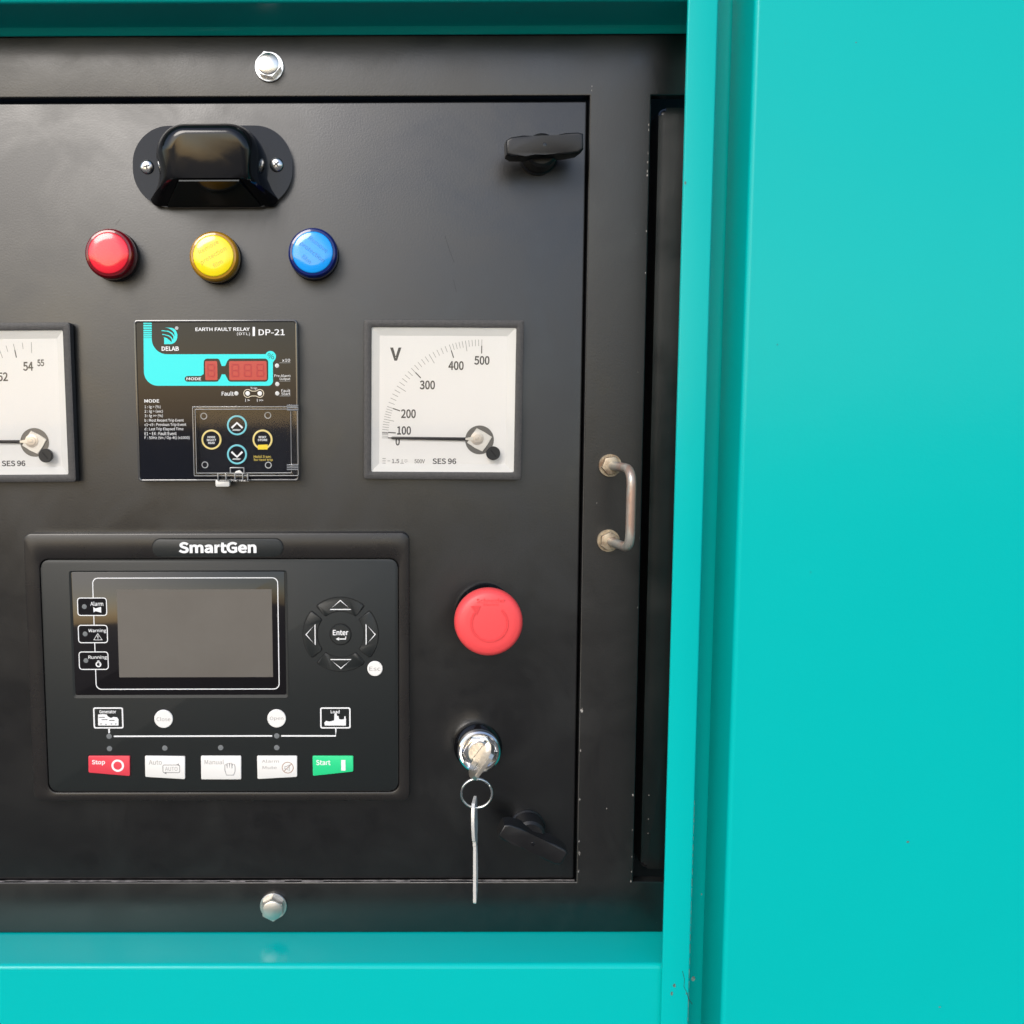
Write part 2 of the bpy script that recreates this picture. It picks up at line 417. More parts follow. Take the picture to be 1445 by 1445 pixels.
# ------------------------------------------------------------------ black cabinet frame
fr = thing('cabinet_frame', 'black powder coated steel frame around the instrument door with chipped edges', 'frame', (XF, ZB))
HF = 3.0
XR = XJ + at(993, 722, HJ)[0] - XJ - 2.4
xs = [XL, XF, X2, XR]; zs = [ZSILL + .3, ZB, ZT, ZLIP + 22]
bm = nb(); g = {}
for i, x in enumerate(xs):
    for j, z in enumerate(zs): g[i, j] = V(bm, x - XF, HF, z - ZB)
fs = []
for i in range(3):
    for j in range(3):
        if j == 1 and i in (0, 2): continue
        fs.append(bm.faces.new((g[i, j], g[i + 1, j], g[i + 1, j + 1], g[i, j + 1])))
ex = bmesh.ops.extrude_face_region(bm, geom=fs)
bmesh.ops.translate(bm, vec=(0, 8, 0), verts=[e for e in ex['geom'] if isinstance(e, bmesh.types.BMVert)])
bmesh.ops.recalc_face_normals(bm, faces=bm.faces[:])
bm.edges.ensure_lookup_table()
be = []
for e in bm.edges:
    ys = [v.co.y for v in e.verts]
    if abs(ys[0] + HF) < 1e-4 and abs(ys[1] + HF) < 1e-4 and len(e.link_faces) == 2 and e.calc_face_angle() > .5: be.append(e)
bmesh.ops.bevel(bm, geom=be, offset=.9, segments=3, profile=.5, affect='EDGES')
obj('frame_plate', bm, BLACK, fr)
bm = nb(); prism(bm, [(XL - XF, ZSILL - ZB + 2), (XR - XF + 90, ZSILL - ZB + 2), (XR - XF + 90, ZT - ZB + 20), (XL - XF, ZT - ZB + 20)], -40, -38)
obj('shade_backing', bm, DARK, fr)  # near-black sheet stands in for the shaded cabinet interior, widened against light leaks
# the up-facing lower edge of the opening is rubbed to bare metal
bm = nb()
x = XL - XF
while x < -1:
    L = rn.uniform(4, 16); x1 = min(x + L, -.8)
    a, b_ = rn.uniform(2.25, 2.75), rn.uniform(-.6, 0.0)
    bm.faces.new([V(bm, x, b_, .05), V(bm, x1, b_ + rn.uniform(-.3, .3), .05), V(bm, x1, a, .05 - (max(a - 2.1, 0)) * .25), V(bm, x, a, .05 - (max(a - 2.1, 0)) * .25)])
    x = x1
obj('worn_edge', bm, WORN, fr)
def chips(plist, o, h, m, parent, seed):
    q = random.Random(seed)
    for px, py, r in plist:
        x, z = at(px, py, h); w = r * .55
        if h > 0 and abs(x - XF) < 6: x = XF + .75 + w                # the chips sit on the rim of the openings
        elif h > 0 and abs(x - X2) < 6: x = X2 - .75 - w
        elif h < 0: x = max(x, x3 + 4.2)
        obj('paint_chip', flat(nb(), [(x - o[0] + w * q.uniform(.35, 1.3) * math.cos(k * PI / 5), z - o[1] + r * q.uniform(.5, 1.3) * math.sin(k * PI / 5)) for k in range(10)], h + .03), m, parent)
chips([(818, 1003, 1.5), (813, 1059, .8), (812, 1128, .9), (811, 1187, .9), (810, 1204, 1.4), (808, 1229, .9), (921, 176, .7), (922, 183, .6), (920, 216, .7),
       (919, 229, .8), (919, 241, .9), (918, 247, .9), (918, 326, .6), (916, 385, .6), (890, 1122, 1.0), (889, 1171, .7), (888, 1209, .6), (888, 1230, .6),
       (901, 857, .5), (842, 710, .4), (856, 1141, .5), (889, 1244, .9), (819, 122, .6), (820, 128, .5), (904, 759, .4)], (XF, ZB), HF, CHIP, fr, 5)
# ------------------------------------------------------------------ second, recessed black panel beside the jamb
x3 = (at(934, 250, -10)[0] + at(899, 1180, -10)[0]) / 2
sp = thing('side_cover_panel', 'recessed black cover panel with rounded edge tucked behind the teal jamb', 'panel', (x3, ZB))
zt3 = at(945, 152, -10)[1]; zb3 = at(905, 1226, -10)[1]
bm = prism(nb(), rr(0, zb3 - ZB, XR - x3 + 60, zt3 - ZB, 4.5, 8), -32, -10, 3.0, 5)
obj('cover_skin', bm, BLACK, sp)
chips([(900, 1122, .7), (899, 1156, .6), (898, 1176, .5), (907, 1244, .6)], (x3, ZB), -10, CHIP, sp, 9)

# ------------------------------------------------------------------ instrument door
XD = XF - 1.0; ZDT = at(560, 143.5)[1]; ZDB = ZB + .9
dr = thing('instrument_door', 'wide satin black instrument door carrying meters, lamps and controller', 'door', (XD, ZDB))
bm = prism(nb(), rr(XL - XD, 0, 0, ZDT - ZDB, 1.2, 3), -24, 0, 1.1, 4)
obj('door_skin', bm, BLACK, dr)
scr = [((628, 333), (634, 352), (641, 371)), ((163, 318), (170, 309)), ((640, 395), (644, 412))]
for s in scr:
    pts = [at(a, b, 0) for a, b in s]
    obj('scratch', ribbon(nb(), [(x - XD, z - ZDB) for x, z in pts], .12, .03), SEAM, dr)

# ------------------------------------------------------------------ hex bolts
def hexbolt(px, py, label, rot, hh, dull=False):
    c = at(px, py, hh + 4)
    t = thing('hex_bolt', label, 'bolt', c, 'hex bolts holding the cabinet frame', rot, hh)
    m = DULLZ if dull else ZINC
    obj('washer', lathe(nb(), [(0, 0), (8.3, 0), (8.6, .3), (8.6, 1.2), (8.3, 1.5), (0, 1.5)]), m, t)
    b = prism(nb(), circ(0, 0, 7.4, 6), 1.5, 6.6)
    # chamfered crown
    obj('head', b, m, t); 
    obj('head_crown', lathe(nb(), [(6.3, 6.5), (6.1, 6.9), (5.5, 7.2), (0, 7.25)], 30), m, t)
    return t
hexbolt(379, 92, 'bright zinc hex bolt above the smoked panel lamp', rad(12), HF)
hexbolt(385, 1282, 'dull grey hex bolt in the lower frame rail above the sill', rad(28), HF, True)

# ------------------------------------------------------------------ panel lamp under a hood
c = at(300, 238, 2); A = At(c)
lamp = thing('panel_lamp', 'glossy black hooded panel lamp on an oval base with two screws', 'lamp', c)
x0, z0, x1, z1 = A.r((188, 178), (413, 293), 3)
obj('base_plate', prism(nb(), rr(x0, z0, x1, z1, (z1 - z0) * .47, 14), 0, 4.2, 1.2, 3), BASEP, lamp)
# hood: lofted from the base outline to the front face; the lower side is the sloping lens
def outline(xb, xs, zb, zs, zt, r, n=9):
    """closed outline: bottom corners at +-xb, sides at +-xs above zs, top at zt with radius r"""
    P = []
    rc = min(5.0, xb * .13)
    for k in range(13): P.append((-(xb - rc) + 2 * (xb - rc) * k / 12, zb, 0))
    for k in range(1, 5): P.append((xb - rc + rc * math.sin(rad(20 * k)), zb + rc - rc * math.cos(rad(20 * k)), .06 * k))
    P.append((xb - (xb - xs) * .55, zb + (zs - zb) * .58, .45))
    P.append((xs, zs, .7))
    for k in range(n + 1):
        a = rad(90 * k / n); P.append((xs - r + r * math.cos(a), zt - r + r * math.sin(a), 1))
    for k in range(n + 1):
        a = rad(90 + 90 * k / n); P.append((-xs + r + r * math.cos(a), zt - r + r * math.sin(a), 1))
    P.append((-xs, zs, .7)); P.append((-xb + (xb - xs) * .55, zb + (zs - zb) * .58, .45))
    for k in range(4, 0, -1): P.append((-(xb - rc + rc * math.sin(rad(20 * k))), zb + rc - rc * math.cos(rad(20 * k)), .06 * k))
    return P
HH = 37.0
def sect_dims(pxl, pxr, pyb, pyt, h):
    a = A.r((pxl, pyt), (pxr, pyb), h); return a
b0 = sect_dims(211, 392, 291, 184, 4); b1 = sect_dims(244, 342, 250, 190, HH)
xm = (b0[0] + b0[2]) / 2 
base = outline((b0[2] - b0[0]) / 2, (b0[2] - b0[0]) / 2 - 6.5, b0[1], b0[1] + 16, b0[3], 19)
front = outline((b1[2] - b1[0]) / 2, (b1[2] - b1[0]) / 2 - .5, b1[1], b1[1] + 6, b1[3], 8)
xm1 = (b1[0] + b1[2]) / 2
bm = nb(); rows = []; NS = 14
for k in range(NS + 1):
    th = PI / 2 * k / NS
    h = 4 + (HH - 4) * math.sin(th) ** .92; lin = (h - 4) / (HH - 4); rnd = (1 - math.cos(th)) ** 1.15
    row = []
    for (bx, bz, w), (fx, fz, _) in zip(base, front):
        q = lin * (1 - w) + rnd * w
        zq = bz * (1 - q) + fz * q
        tilt = (zq - (b1[1] + b1[3]) / 2) * .16 * lin ** 3            # the front leans out a little at the top
        row.append(V(bm, (xm + bx) * (1 - q) + (xm1 + fx) * q, h + tilt, zq))
    rows.append(row)
n = len(rows[0])
for Ra, Rb in zip(rows, rows[1:]):
    for i in range(n): bm.faces.new((Ra[i], Ra[(i + 1) % n], Rb[(i + 1) % n], Rb[i]))
bm.faces.new(rows[-1])
obj('hood', bm, GLOSS, lamp, 40)
# lens: sheet just under the hood's sloping lower side
bm = nb(); L0 = [(xm - 28 + 56 * k / 10, 5.5, b0[1] - .35 + .6) for k in range(11)]
q = .93
L1 = [(xm1 - 17 + 34 * k / 10, 4 + (HH - 4) * q, b0[1] * (1 - q) + b1[1] * q - .35) for k in range(11)]
a = [V(bm, *p) for p in L0]; b = [V(bm, *p) for p in L1]
a2 = [V(bm, p[0], p[1], p[2] - .7) for p in L0]; b2 = [V(bm, p[0], p[1], p[2] - .7) for p in L1]
for i in range(10):
    bm.faces.new((a[i], a[i + 1], b[i + 1], b[i])); bm.faces.new((a2[i], b2[i], b2[i + 1], a2[i + 1]))
bm.faces.new(a[::-1] + a2); bm.faces.new(b + b2[::-1]); bm.faces.new((a[0], b[0], b2[0], a2[0])); bm.faces.new((a[10], a2[10], b2[10], b[10]))
obj('lens', bm, mat('smoked_lens', (.010, .012, .011), .06, spec=.7), lamp)
def screw(px, py, h, parent, A, rot):
    x, z = A.p((px, py), h + 1.5)
    s = obj('screw', lathe(nb(), [(4.1, h), (4.1, h + .8), (3.8, h + 1.5), (3.0, h + 2.1), (1.6, h + 2.5), (0, h + 2.6)], 28, (x, z)), ZINC, parent)
    bm = nb()
    for k in (0, 1):
        a = rot + k * PI / 2; ca, sa = math.cos(a), math.sin(a)
        pts = [(-1.9, -.42), (1.9, -.42), (1.9, .42), (-1.9, .42)]
        prism(bm, [(x + p * ca - w * sa, z + p * sa + w * ca) for p, w in pts], h + 1.6 + k * .01, h + 2.66 + k * .01)
    obj('cross_recess', bm, INK, s)
screw(207, 235, 4.2, lamp, A, rad(15)); screw(390, 232, 4.2, lamp, A, rad(40))

# ------------------------------------------------------------------ pilot lights
def pilot(px, py, label, face, body, words=None, wrot=0.0, wm=None):
    c = at(px, py, 15); t = thing('pilot_light', label, 'pilot light', c, 'pilot lights in a row under the panel lamp')
    obj('base_ring', lathe(nb(), [(0, 0), (14.9, 0), (14.9, 2.6), (14.4, 3.2), (0, 3.2)]), SATIN, t)
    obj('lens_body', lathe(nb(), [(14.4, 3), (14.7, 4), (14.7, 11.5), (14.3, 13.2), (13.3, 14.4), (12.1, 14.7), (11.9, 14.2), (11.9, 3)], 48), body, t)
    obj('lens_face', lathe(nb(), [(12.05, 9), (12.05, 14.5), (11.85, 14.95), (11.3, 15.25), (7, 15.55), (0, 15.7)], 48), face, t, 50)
    if words:
        bm = text_bm(words, (-8.6, -6.6, 8.6, 7.0), 16.3, wrot)
        for v in bm.verts:
            r2 = v.co.x ** 2 + v.co.z ** 2; v.co.y = -(15.79 - r2 * .0032)
        obj('lettering', bm, wm, t)
    return t
def lens(name, col, r=.18): return mat(name, col, r, coat=.7, coat_rough=.03, bump=[(60, .12, .001)])
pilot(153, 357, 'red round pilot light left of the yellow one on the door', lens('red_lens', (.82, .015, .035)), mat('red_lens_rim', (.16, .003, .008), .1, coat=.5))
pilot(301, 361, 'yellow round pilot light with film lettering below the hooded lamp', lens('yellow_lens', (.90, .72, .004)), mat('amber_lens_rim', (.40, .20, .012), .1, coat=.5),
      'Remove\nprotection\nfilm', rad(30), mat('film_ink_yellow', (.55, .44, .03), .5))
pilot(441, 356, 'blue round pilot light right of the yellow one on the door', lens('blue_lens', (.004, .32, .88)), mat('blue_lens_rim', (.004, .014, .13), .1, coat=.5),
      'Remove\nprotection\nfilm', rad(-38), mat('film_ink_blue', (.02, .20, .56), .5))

# ------------------------------------------------------------------ analogue panel meters (96 mm square)
def meter(c, label, rot, vals, unit, extra):
    t = thing('panel_meter', label, 'meter', c, None, rot)
    S = 48.0
    IN = S - 4.6
    obj('gasket', prism(nb(), rr(-S + .3, -S + .1, S - .3, S - .3, 1.5), 0, 1.6), SEAM, t)
    bz = obj('bezel', frame(nb(), rr(-S, -S, S, S, 1.6), rr(-IN, -IN, IN, IN, 1.0), 1.6, 8.0, .5), BEZEL, t)
    D = IN - 4.8
    bm = nb(); o = [V(bm, x, 7.0, z) for x, z in ((-IN, -IN), (IN, -IN), (IN, IN), (-IN, IN))]
    i_ = [V(bm, x, 4.0, z) for x, z in ((-D, -D), (D, -D), (D, D), (-D, D))]
    for k in range(4): bm.faces.new((o[k], o[(k + 1) % 4], i_[(k + 1) % 4], i_[k]))
    obj('dial_surround', bm, BEVW, t)
    dial = obj('dial', prism(nb(), [(-D - .2, -D - .2), (D + .2, -D - .2), (D + .2, D + .2), (-D - .2, D + .2)], 2.4, 4.02), WHITE, t)
    k = 96.0 / 1245.0                                             # crop pixels to millimetres
    def q(x, y): return ((x - 690) * k, (692 - y) * k)
    hp = 4.10
    pc = q(982, 990); R1, R2, R3, R4 = 772 * k, 722 * k, 700 * k, 664 * k
    bmA, bmB = nb(), nb()
    def tick(bm, ang, ra, rb, w):
        a = PI - ang; ca, sa = math.cos(a), math.sin(a)
        ribbon(bm, [(pc[0] + ra * ca, pc[1] + ra * sa), (pc[0] + rb * ca, pc[1] + rb * sa)], w, hp)
    def ang(v):
        for (v0, a0), (v1, a1) in zip(vals, vals[1:]):
            if v0 <= v <= v1: return rad(a0 + (a1 - a0) * (v - v0) / (v1 - v0))
    for v, kind in extra['ticks']:
        a = ang(v)
        if kind == 0: tick(bmA, a, R2, R1, .26)
        elif kind == 1: tick(bmA, a, R3 - .8, R1, .28)
        else:
            tick(bmA, a, R2, R1, .28); tick(bmB, a, R4, R2 + .2, .62)
    obj('scale_ticks', bmA, INKF, dial); obj('scale_marks', bmB, INK, dial)
    for s, bx in extra['text']:
        p0, p1 = q(bx[0], bx[3]), q(bx[2], bx[1]); big = (bx[3] - bx[1]) > 48
        text(s, (p0[0], p0[1], p1[0], p1[1]), hp, INK if big or 'SES' in s else INKF, dial, bold=.03 if s == 'V' else .022)
    # accuracy symbols: small strokes
    bm = nb(); sx, sy = 215, 1172
    for a in (((0, -18), (26, -18)), ((0, 0), (26, 0)), ((0, 18), (26, 18)), ((40, 0), (62, 0)), ((140, 18), (172, 18)), ((156, 18), (156, -14))):
        ribbon(bm, [q(sx + a[0][0], sy + a[0][1]), q(sx + a[1][0], sy + a[1][1])], .3, hp)
    ribbon(bm, [(q(sx + 186, sy)[0] + 1.15 * (1 if j % 2 else .5) * math.sin(j * PI / 5), q(sx + 186, sy)[1] + 1.15 * (1 if j % 2 else .5) * math.cos(j * PI / 5)) for j in range(10)], .2, hp, True)
    obj('accuracy_symbols', bm, INKF, dial)
    # hub cut-out, bracket, needle
    hc = q(982, 1002)
    obj('hub_well', lathe(nb(), [(0, 4.12), (8.6, 4.12), (8.75, 4.3), (8.75, 4.35), (8.4, 4.35)], 40, hc), mat('hub_shadow_metal', (.16, .155, .15), .35, metal=.6), dial)
    bm = prism(nb(), [(hc[0] + (7.4 if j % 2 == 0 else 5.6) * math.cos(rad(14 + j * 45)) * (1.0 if j % 4 else 1.06), hc[1] + (7.4 if j % 2 == 0 else 5.6) * math.sin(rad(14 + j * 45))) for j in range(8)], 4.3, 5.0, .25)
    obj('hub_bracket', bm, mat('hub_silver', (.74, .72, .69), .35, metal=.35), t)
    np_ = q(962, 990)
    obj('pivot', lathe(nb(), [(4.0, 5.0), (4.0, 5.3), (2.6, 5.45), (2.5, 5.75), (1.1, 5.8), (.9, 6.0), (0, 6.05)], 30, np_), mat('pivot_silver', (.66, .60, .54), .35, metal=.7), t)
    b0, b1 = q(870, 995), q(275, 989)
    bm = nb()
    for (xa, za, wa), (xb, zb, wb) in (((b0[0], b0[1], 1.0), (b1[0] + 1.5, b1[1], 1.05)),):
        prism(bm, [(xa, za - wa), (xa, za + wa), (xb, zb + wb * .72), (b1[0], b1[1] + .2), (b1[0], b1[1] - .2), (xb, zb - wb * .72)], 5.2, 5.7, .15)
    nd = obj('needle', bm, NEEDLE, t)
    bm = nb(); prism(bm, [(b0[0] - .6, b0[1] - .5), (np_[0], np_[1] - 1.4), (np_[0], np_[1] + 1.4), (b0[0] - .6, b0[1] + .5)], 5.1, 5.55)
    obj('needle_root', bm, mat('needle_silver', (.7, .68, .66), .3, metal=.8), nd)
    # window pane, with the zero adjuster coming through it
    obj('window_pane', flat(nb(), [(-IN - .1, -IN - .1), (IN + .1, -IN - .1), (IN + .1, IN + .1), (-IN - .1, IN + .1)], 7.3), PANE, t)
    ka = q(1086, 1104)
    kn = obj('zero_adjuster', lathe(nb(), [(4.2, 7.3), (4.2, 9.6), (3.9, 10.0), (0, 10.0)], 32, ka), SATIN, t)
    d_ = (-.62, .78)
    obj('slot', ribbon(nb(), [(ka[0] - 2.6 * .62, ka[1] + 2.6 * .78), (ka[0] + 2.6 * .62, ka[1] - 2.6 * .78)], .8, 10.04), SEAM, kn)
    return t
volt = {'ticks': [(v, 2 if v % 100 == 0 else (1 if v % 50 == 0 else 0)) for v in ([0, 30, 60, 80] + list(range(90, 501, 10)))],
        'text': [('V', (272, 283, 360, 385)), ('500', (932, 345, 1052, 414)), ('400', (730, 386, 850, 456)), ('300', (506, 538, 626, 608)),
                 ('200', (360, 764, 477, 834)), ('100', (330, 897, 440, 965)), ('0', (318, 985, 352, 1050)),
                 ('SES 96', (612, 1150, 800, 1195)), ('500V', (468, 1157, 552, 1190)), ('1.5', (290, 1157, 348, 1190))]}
cv = at((514.4 + 740.2 + 734.8 + 512.6) / 4, (452.6 + 451.7 + 678.4 + 676.6) / 4, 8)
meter(cv, 'square white dial voltmeter reading up to 500 with the letter V', rad(.45), [(0, 0), (100, 3.4), (200, 18.7), (300, 45.2), (400, 71.4), (500, 90.6)], 'V', volt)
hz = {'ticks': [(45 + .5 * j, 2 if (45 + .5 * j) in (46, 48, 50, 52, 54) else (1 if j % 2 == 0 else 0)) for j in range(21)],
      'text': [('Hz', (272, 283, 400, 385)), ('54', (915, 370, 995, 440)), ('55', (1028, 352, 1082, 405)), ('52', (712, 450, 792, 520)), ('50', (540, 545, 620, 615)),
               ('48', (400, 690, 480, 760)), ('46', (330, 845, 410, 915)), ('45', (318, 960, 375, 1010)), ('SES 96', (712, 1145, 900, 1190)),
               ('500V', (468, 1157, 552, 1190)), ('1.5', (290, 1157, 348, 1190))]}
cf = at(102.8, 566.5, 8); cf = (cf[0] - 48.0, (at(60, 457, 8)[1] + at(60, 679, 8)[1]) / 2)
meter(cf, 'square white dial frequency meter marked 54 and 55 left of the relay', rad(-.2), [(45, 0), (46, 10), (48, 28), (50, 45), (52, 62), (54, 80), (55, 90.5)], 'Hz', hz)

# ------------------------------------------------------------------ earth fault relay
ra = rect(191.5, 451, 421, 679.5, 9); c = ((ra[0] + ra[2]) / 2, (ra[1] + ra[3]) / 2); A = At(c)
rl = thing('earth_fault_relay', 'square black earth fault relay with cyan graphic, red display and clear flap', 'relay', c)
HRf = 9.0
w2, h2 = (ra[2] - ra[0]) / 2, (ra[3] - ra[1]) / 2
obj('housing', prism(nb(), rr(-w2 + .5, -h2 + .5, w2 - .5, h2 - .5, 1.8), 0, 7.6, .3), SATIN, rl)
obj('acrylic_rim', frame(nb(), rr(-w2, -h2, w2, h2, 2.2), rr(-w2 + 1.5, -h2 + 1.5, w2 - 1.5, h2 - 1.5, 1.2), 2.0, HRf + .3, .7), RIM, rl)
face = obj('front_plate', prism(nb(), rr(-w2 + 1.55, -h2 + 1.55, w2 - 1.55, h2 - 1.55, 1.1), 6, HRf - .4, 0), RELAY, rl)
HP = HRf - .33
def za(x, y, h=HP): return A.p(zA(x, y), h)
def box(x0, y0, x1, y1, h=HP):
    a, b = za(x0, y1, h), za(x1, y0, h); return (a[0], a[1], b[0], b[1])
def parc(cx, cy, rx, ry, a0, a1, n=10): return [(cx + rx * math.cos(rad(a0 + (a1 - a0) * k / n)), cy + ry * math.sin(rad(a0 + (a1 - a0) * k / n))) for k in range(n + 1)]
def poly(pts, name, m, parent, h=HP):
    bm = nb(); f = flat(bm, [za(x, y, h) for x, y in pts], h)
    bmesh.ops.triangulate(bm, faces=bm.faces[:], ngon_method='EAR_CLIP'); return obj(name, bm, m, parent)
cy = [(124, 86), (190, 86)] + parc(312, 212, 122, 121, 180, 90, 10) + parc(1121, 350, 43, 43, 205, 395, 14) + [(1140, 395)] + \
     parc(1102, 542, 38, 38, 0, 90, 6) + parc(240, 468, 112, 112, 90, 180, 12)
cy[-1] = (128, 468)
gr = poly(cy, 'cyan_graphic', CYAN, face)
bm = nb()
for k, y in enumerate((98, 118, 137, 155, 172, 188, 203)):
    ww = (9 - k) * .9 + 1.2
    a, b = za(118, y), za(196, y); ribbon(bm, [a, b], ww * .18993 / 2.39 * .62, HP + .03)
obj('graphic_stripes', bm, RELAY, gr)
bk = [(597, 395)] + parc(625, 395, 28, 28, 180, 270, 5) + [(690, 367)] + parc(702, 390, 22, 23, 270, 340, 4) + [(738, 425), (765, 425), (783, 385)] + parc(810, 392, 26, 25, 200, 270, 5) + \
     [(1078, 367)] + parc(1078, 395, 25, 28, 270, 360, 5) + parc(1078, 520, 25, 28, 0, 90, 5) + [(812, 548)] + parc(812, 522, 28, 26, 90, 165, 5) + [(765, 490), (738, 490), (722, 530)] + \
     parc(695, 526, 22, 22, 10, 90, 4) + parc(470, 526, 22, 22, 90, 270, 6) + [(575, 503), (597, 488)]
poly(bk, 'display_surround', RELAY, gr, HP + .06)
for k, (x0, x1) in enumerate(((610, 703), (798, 1090))):
    b = box(x0, 386, x1, 536, HP + .12)
    dw = obj('display_window', prism(nb(), rr(*b, .8, 3), HP - .1, HP + .16), LEDR, rl)
    bm = nb(); nd_ = 1 if k == 0 else 3
    for j in range(nd_):                                          # unlit seven-segment digits
        wd = (b[2] - b[0]) / nd_; cx = b[0] + wd * (j + .5); hw = wd * .27; zb_, zt_ = b[1] + 2.2, b[3] - 2.2; zm = (zb_ + zt_) / 2
        for p in (((cx - hw, zb_), (cx + hw, zb_)), ((cx - hw, zm), (cx + hw, zm)), ((cx - hw, zt_), (cx + hw, zt_)), ((cx - hw, zb_ + .5), (cx - hw, zm - .5)),
                  ((cx - hw, zm + .5), (cx - hw, zt_ - .5)), ((cx + hw, zb_ + .5), (cx + hw, zm - .5)), ((cx + hw, zm + .5), (cx + hw, zt_ - .5))): ribbon(bm, p, .7, HP + .2)
    obj('digit_segments', bm, LEDS, dw)
text('MODE', box(462, 514, 577, 537, HP + .1), HP + .1, PW, rl, bold=.02)
text('%', box(1098, 328, 1150, 368), HP + .07, RELAY, rl, rot=rad(-12))
# maker's mark: D with feathered left side
poly([(287, 254), (287, 205), (312, 212), (334, 226), (345, 240), (347, 222), (338, 204), (318, 190), (292, 182), (318, 182), (344, 198), (358, 220), (360, 196), (346, 174), (320, 158), (286, 150), (318, 148), (350, 164), (370, 190), (366, 164), (346, 142), (318, 128), (290, 124)] + parc(338, 189, 53, 64, -88, 88, 14), 'maker_mark', CYAN, face)
bm = nb()
for p in (((266, 148), (286, 149), (304, 152)), ((272, 176), (292, 180), (308, 184)), ((284, 202), (300, 206), (312, 212))): ribbon(bm, [za(*a, HP + .03) for a in p], .5, HP + .03)
obj('mark_feathers', bm, CYAN, face)
obj('mark_dot', flat(nb(), [za(385 + 14 * math.cos(k * PI / 8), 128 + 14 * math.sin(k * PI / 8)) for k in range(16)], HP), PG, face)
for s, b, m, bo in (('DELAB', (268, 272, 402, 306), PW, .025), ('EARTH FAULT RELAY', (532, 123, 958, 151), PW, .018), ('(DTL)', (858, 160, 960, 188), PW, 0), ('DP-21', (1028, 136, 1232, 184), PW, .012),
                    ('Fault', (738, 624, 832, 658), PW, .01), ('Trip', (962, 590, 1016, 612), PW, 0), ('I >', (924, 682, 958, 706), PW, 0), ('I >>', (1016, 682, 1064, 706), PW, 0),
                    ('x10', (1212, 368, 1274, 392), PW, 0), ('Pre-Alarm', (1152, 490, 1276, 512), PW, 0), ('Output', (1192, 517, 1276, 540), PW, 0), ('Fault', (1206, 606, 1276, 630), PW, 0), ('Start', (1206, 632, 1276, 654), PW, 0),
                    ('MODE', (132, 686, 248, 712), PW, .015), ('1 : Ig > (%)', (134, 732, 258, 762), PW, 0), ('2 : Ig > (sec)', (134, 767, 276, 797), PW, 0), ('3 : Ig >> (%)', (134, 802, 276, 832), PW, 0),
                    ('b : Most Recent Trip Event', (134, 838, 440, 868), PW, 0), ('c1~c9 : Previous Trip Event', (134, 872, 460, 902), PW, 0), ('d : Last Trip Elapsed Time', (134, 906, 438, 936), PW, 0),
                    ('E1 ~ E4 : Fault Event', (134, 940, 384, 968), PW, 0), ('F : 50Hz (Vn / Op 4t) (x1000)', (134, 974, 486, 1004), PW, 0)):
    text(s, box(*b), HP, m, face, bold=bo)
bm = nb(); ribbon(bm, [za(990, 118), za(990, 190)], 1.4, HP); obj('title_bar', bm, PW, face)
bm = nb()
for p in ((1192, 400, 1276, 400), (1192, 544, 1276, 544), (1192, 660, 1276, 660)): ribbon(bm, [za(p[0], p[1]), za(p[2], p[3])], .16, HP)
obj('caption_lines', bm, PG, face)
for (x, y, r) in ((1172, 422, 17), (1174, 566, 17), (1174, 640, 17), (853, 640, 17), (942, 640, 18), (1037, 640, 18)):
    obj('indicator', lathe(nb(), [(r * .0753, HP - .1), (r * .0753, HP + .1), (0, HP + .4)], 20, za(x, y)), mat('pale_indicator', (.58, .58, .56), .4) if r == 17 else KEYW, face)
out = parc(942, 640, 32, 32, 90, 270, 10)[::-1] + parc(1037, 640, 32, 32, -90, 90, 10)[::-1]
out = parc(942, 640, 31, 31, 50, 310, 14) + [(975, 622), (1005, 622)] + parc(1037, 640, 31, 31, -130, 130, 14) + [(1005, 660), (975, 660)]
obj('trip_outline', ribbon(nb(), [za(x, y) for x, y in out], .38, HP, True), mat('cream_print', (.74, .66, .50), .5), face)
# keypad under the flap
def ringbtn(x, y, m, r=70):
    cx, cz = za(x, y)
    k = .0753
    bt = obj('push_button', lathe(nb(), [(r * k * 1.05, HP - .2), (r * k * 1.05, HP + .5), (r * k * .98, HP + .9), (0, HP + .9)], 32, (cx, cz)), RELAY, rl)
    obj('button_ring', frame(nb(), circ(cx, cz, r * k * 1.15, 40), circ(cx, cz, r * k * .94, 40), HP - .1, HP + 1.0, .12), m, bt)
    return bt, cx, cz
HB = HP + .95
CYR = mat('pale_cyan_ring', (.16, .55, .62), .35); YR = mat('pale_yellow_ring', (.78, .62, .22), .35)
for y, s in ((890, 1), (1118, -1)):
    bt, cx, cz = ringbtn(860, y, CYR)
    obj('chevron', ribbon(nb(), [(cx - 3.3, cz - s * 1.6), (cx, cz + s * 1.5), (cx + 3.3, cz - s * 1.6)], 1.2, HB + .03), PW, bt)
    obj('worn_patch', flat(nb(), [(cx - 3.0, cz - 3.2), (cx + 1.2, cz - 3.4), (cx + 2.6, cz - 2.6), (cx + .4, cz - 2.2), (cx - 2.4, cz - 2.3)], HB + .02), PG, bt)
for x, ls in ((660, ('MODE', 'SELECT', 'READ')), (1060, ('RESET', 'STORE'))):
    bt, cx, cz = ringbtn(x, 1002, YR)
    for j, s in enumerate(ls):
        text(s, (cx - (2.3, 2.9, 2.0)[j], cz + 1.5 - j * 1.75 - .6, cx + (2.3, 2.9, 2.0)[j], cz + 1.5 - j * 1.75 + .65), HB + .03, PW, bt, bold=.02)
b = box(1022, 1040, 1098, 1080, HB)
obj('yellow_sticker', flat(nb(), [(b[0], b[1]), (b[2], b[1]), (b[2], b[3]), (b[0], b[3] - .3)], HB + .1), YELS, rl)
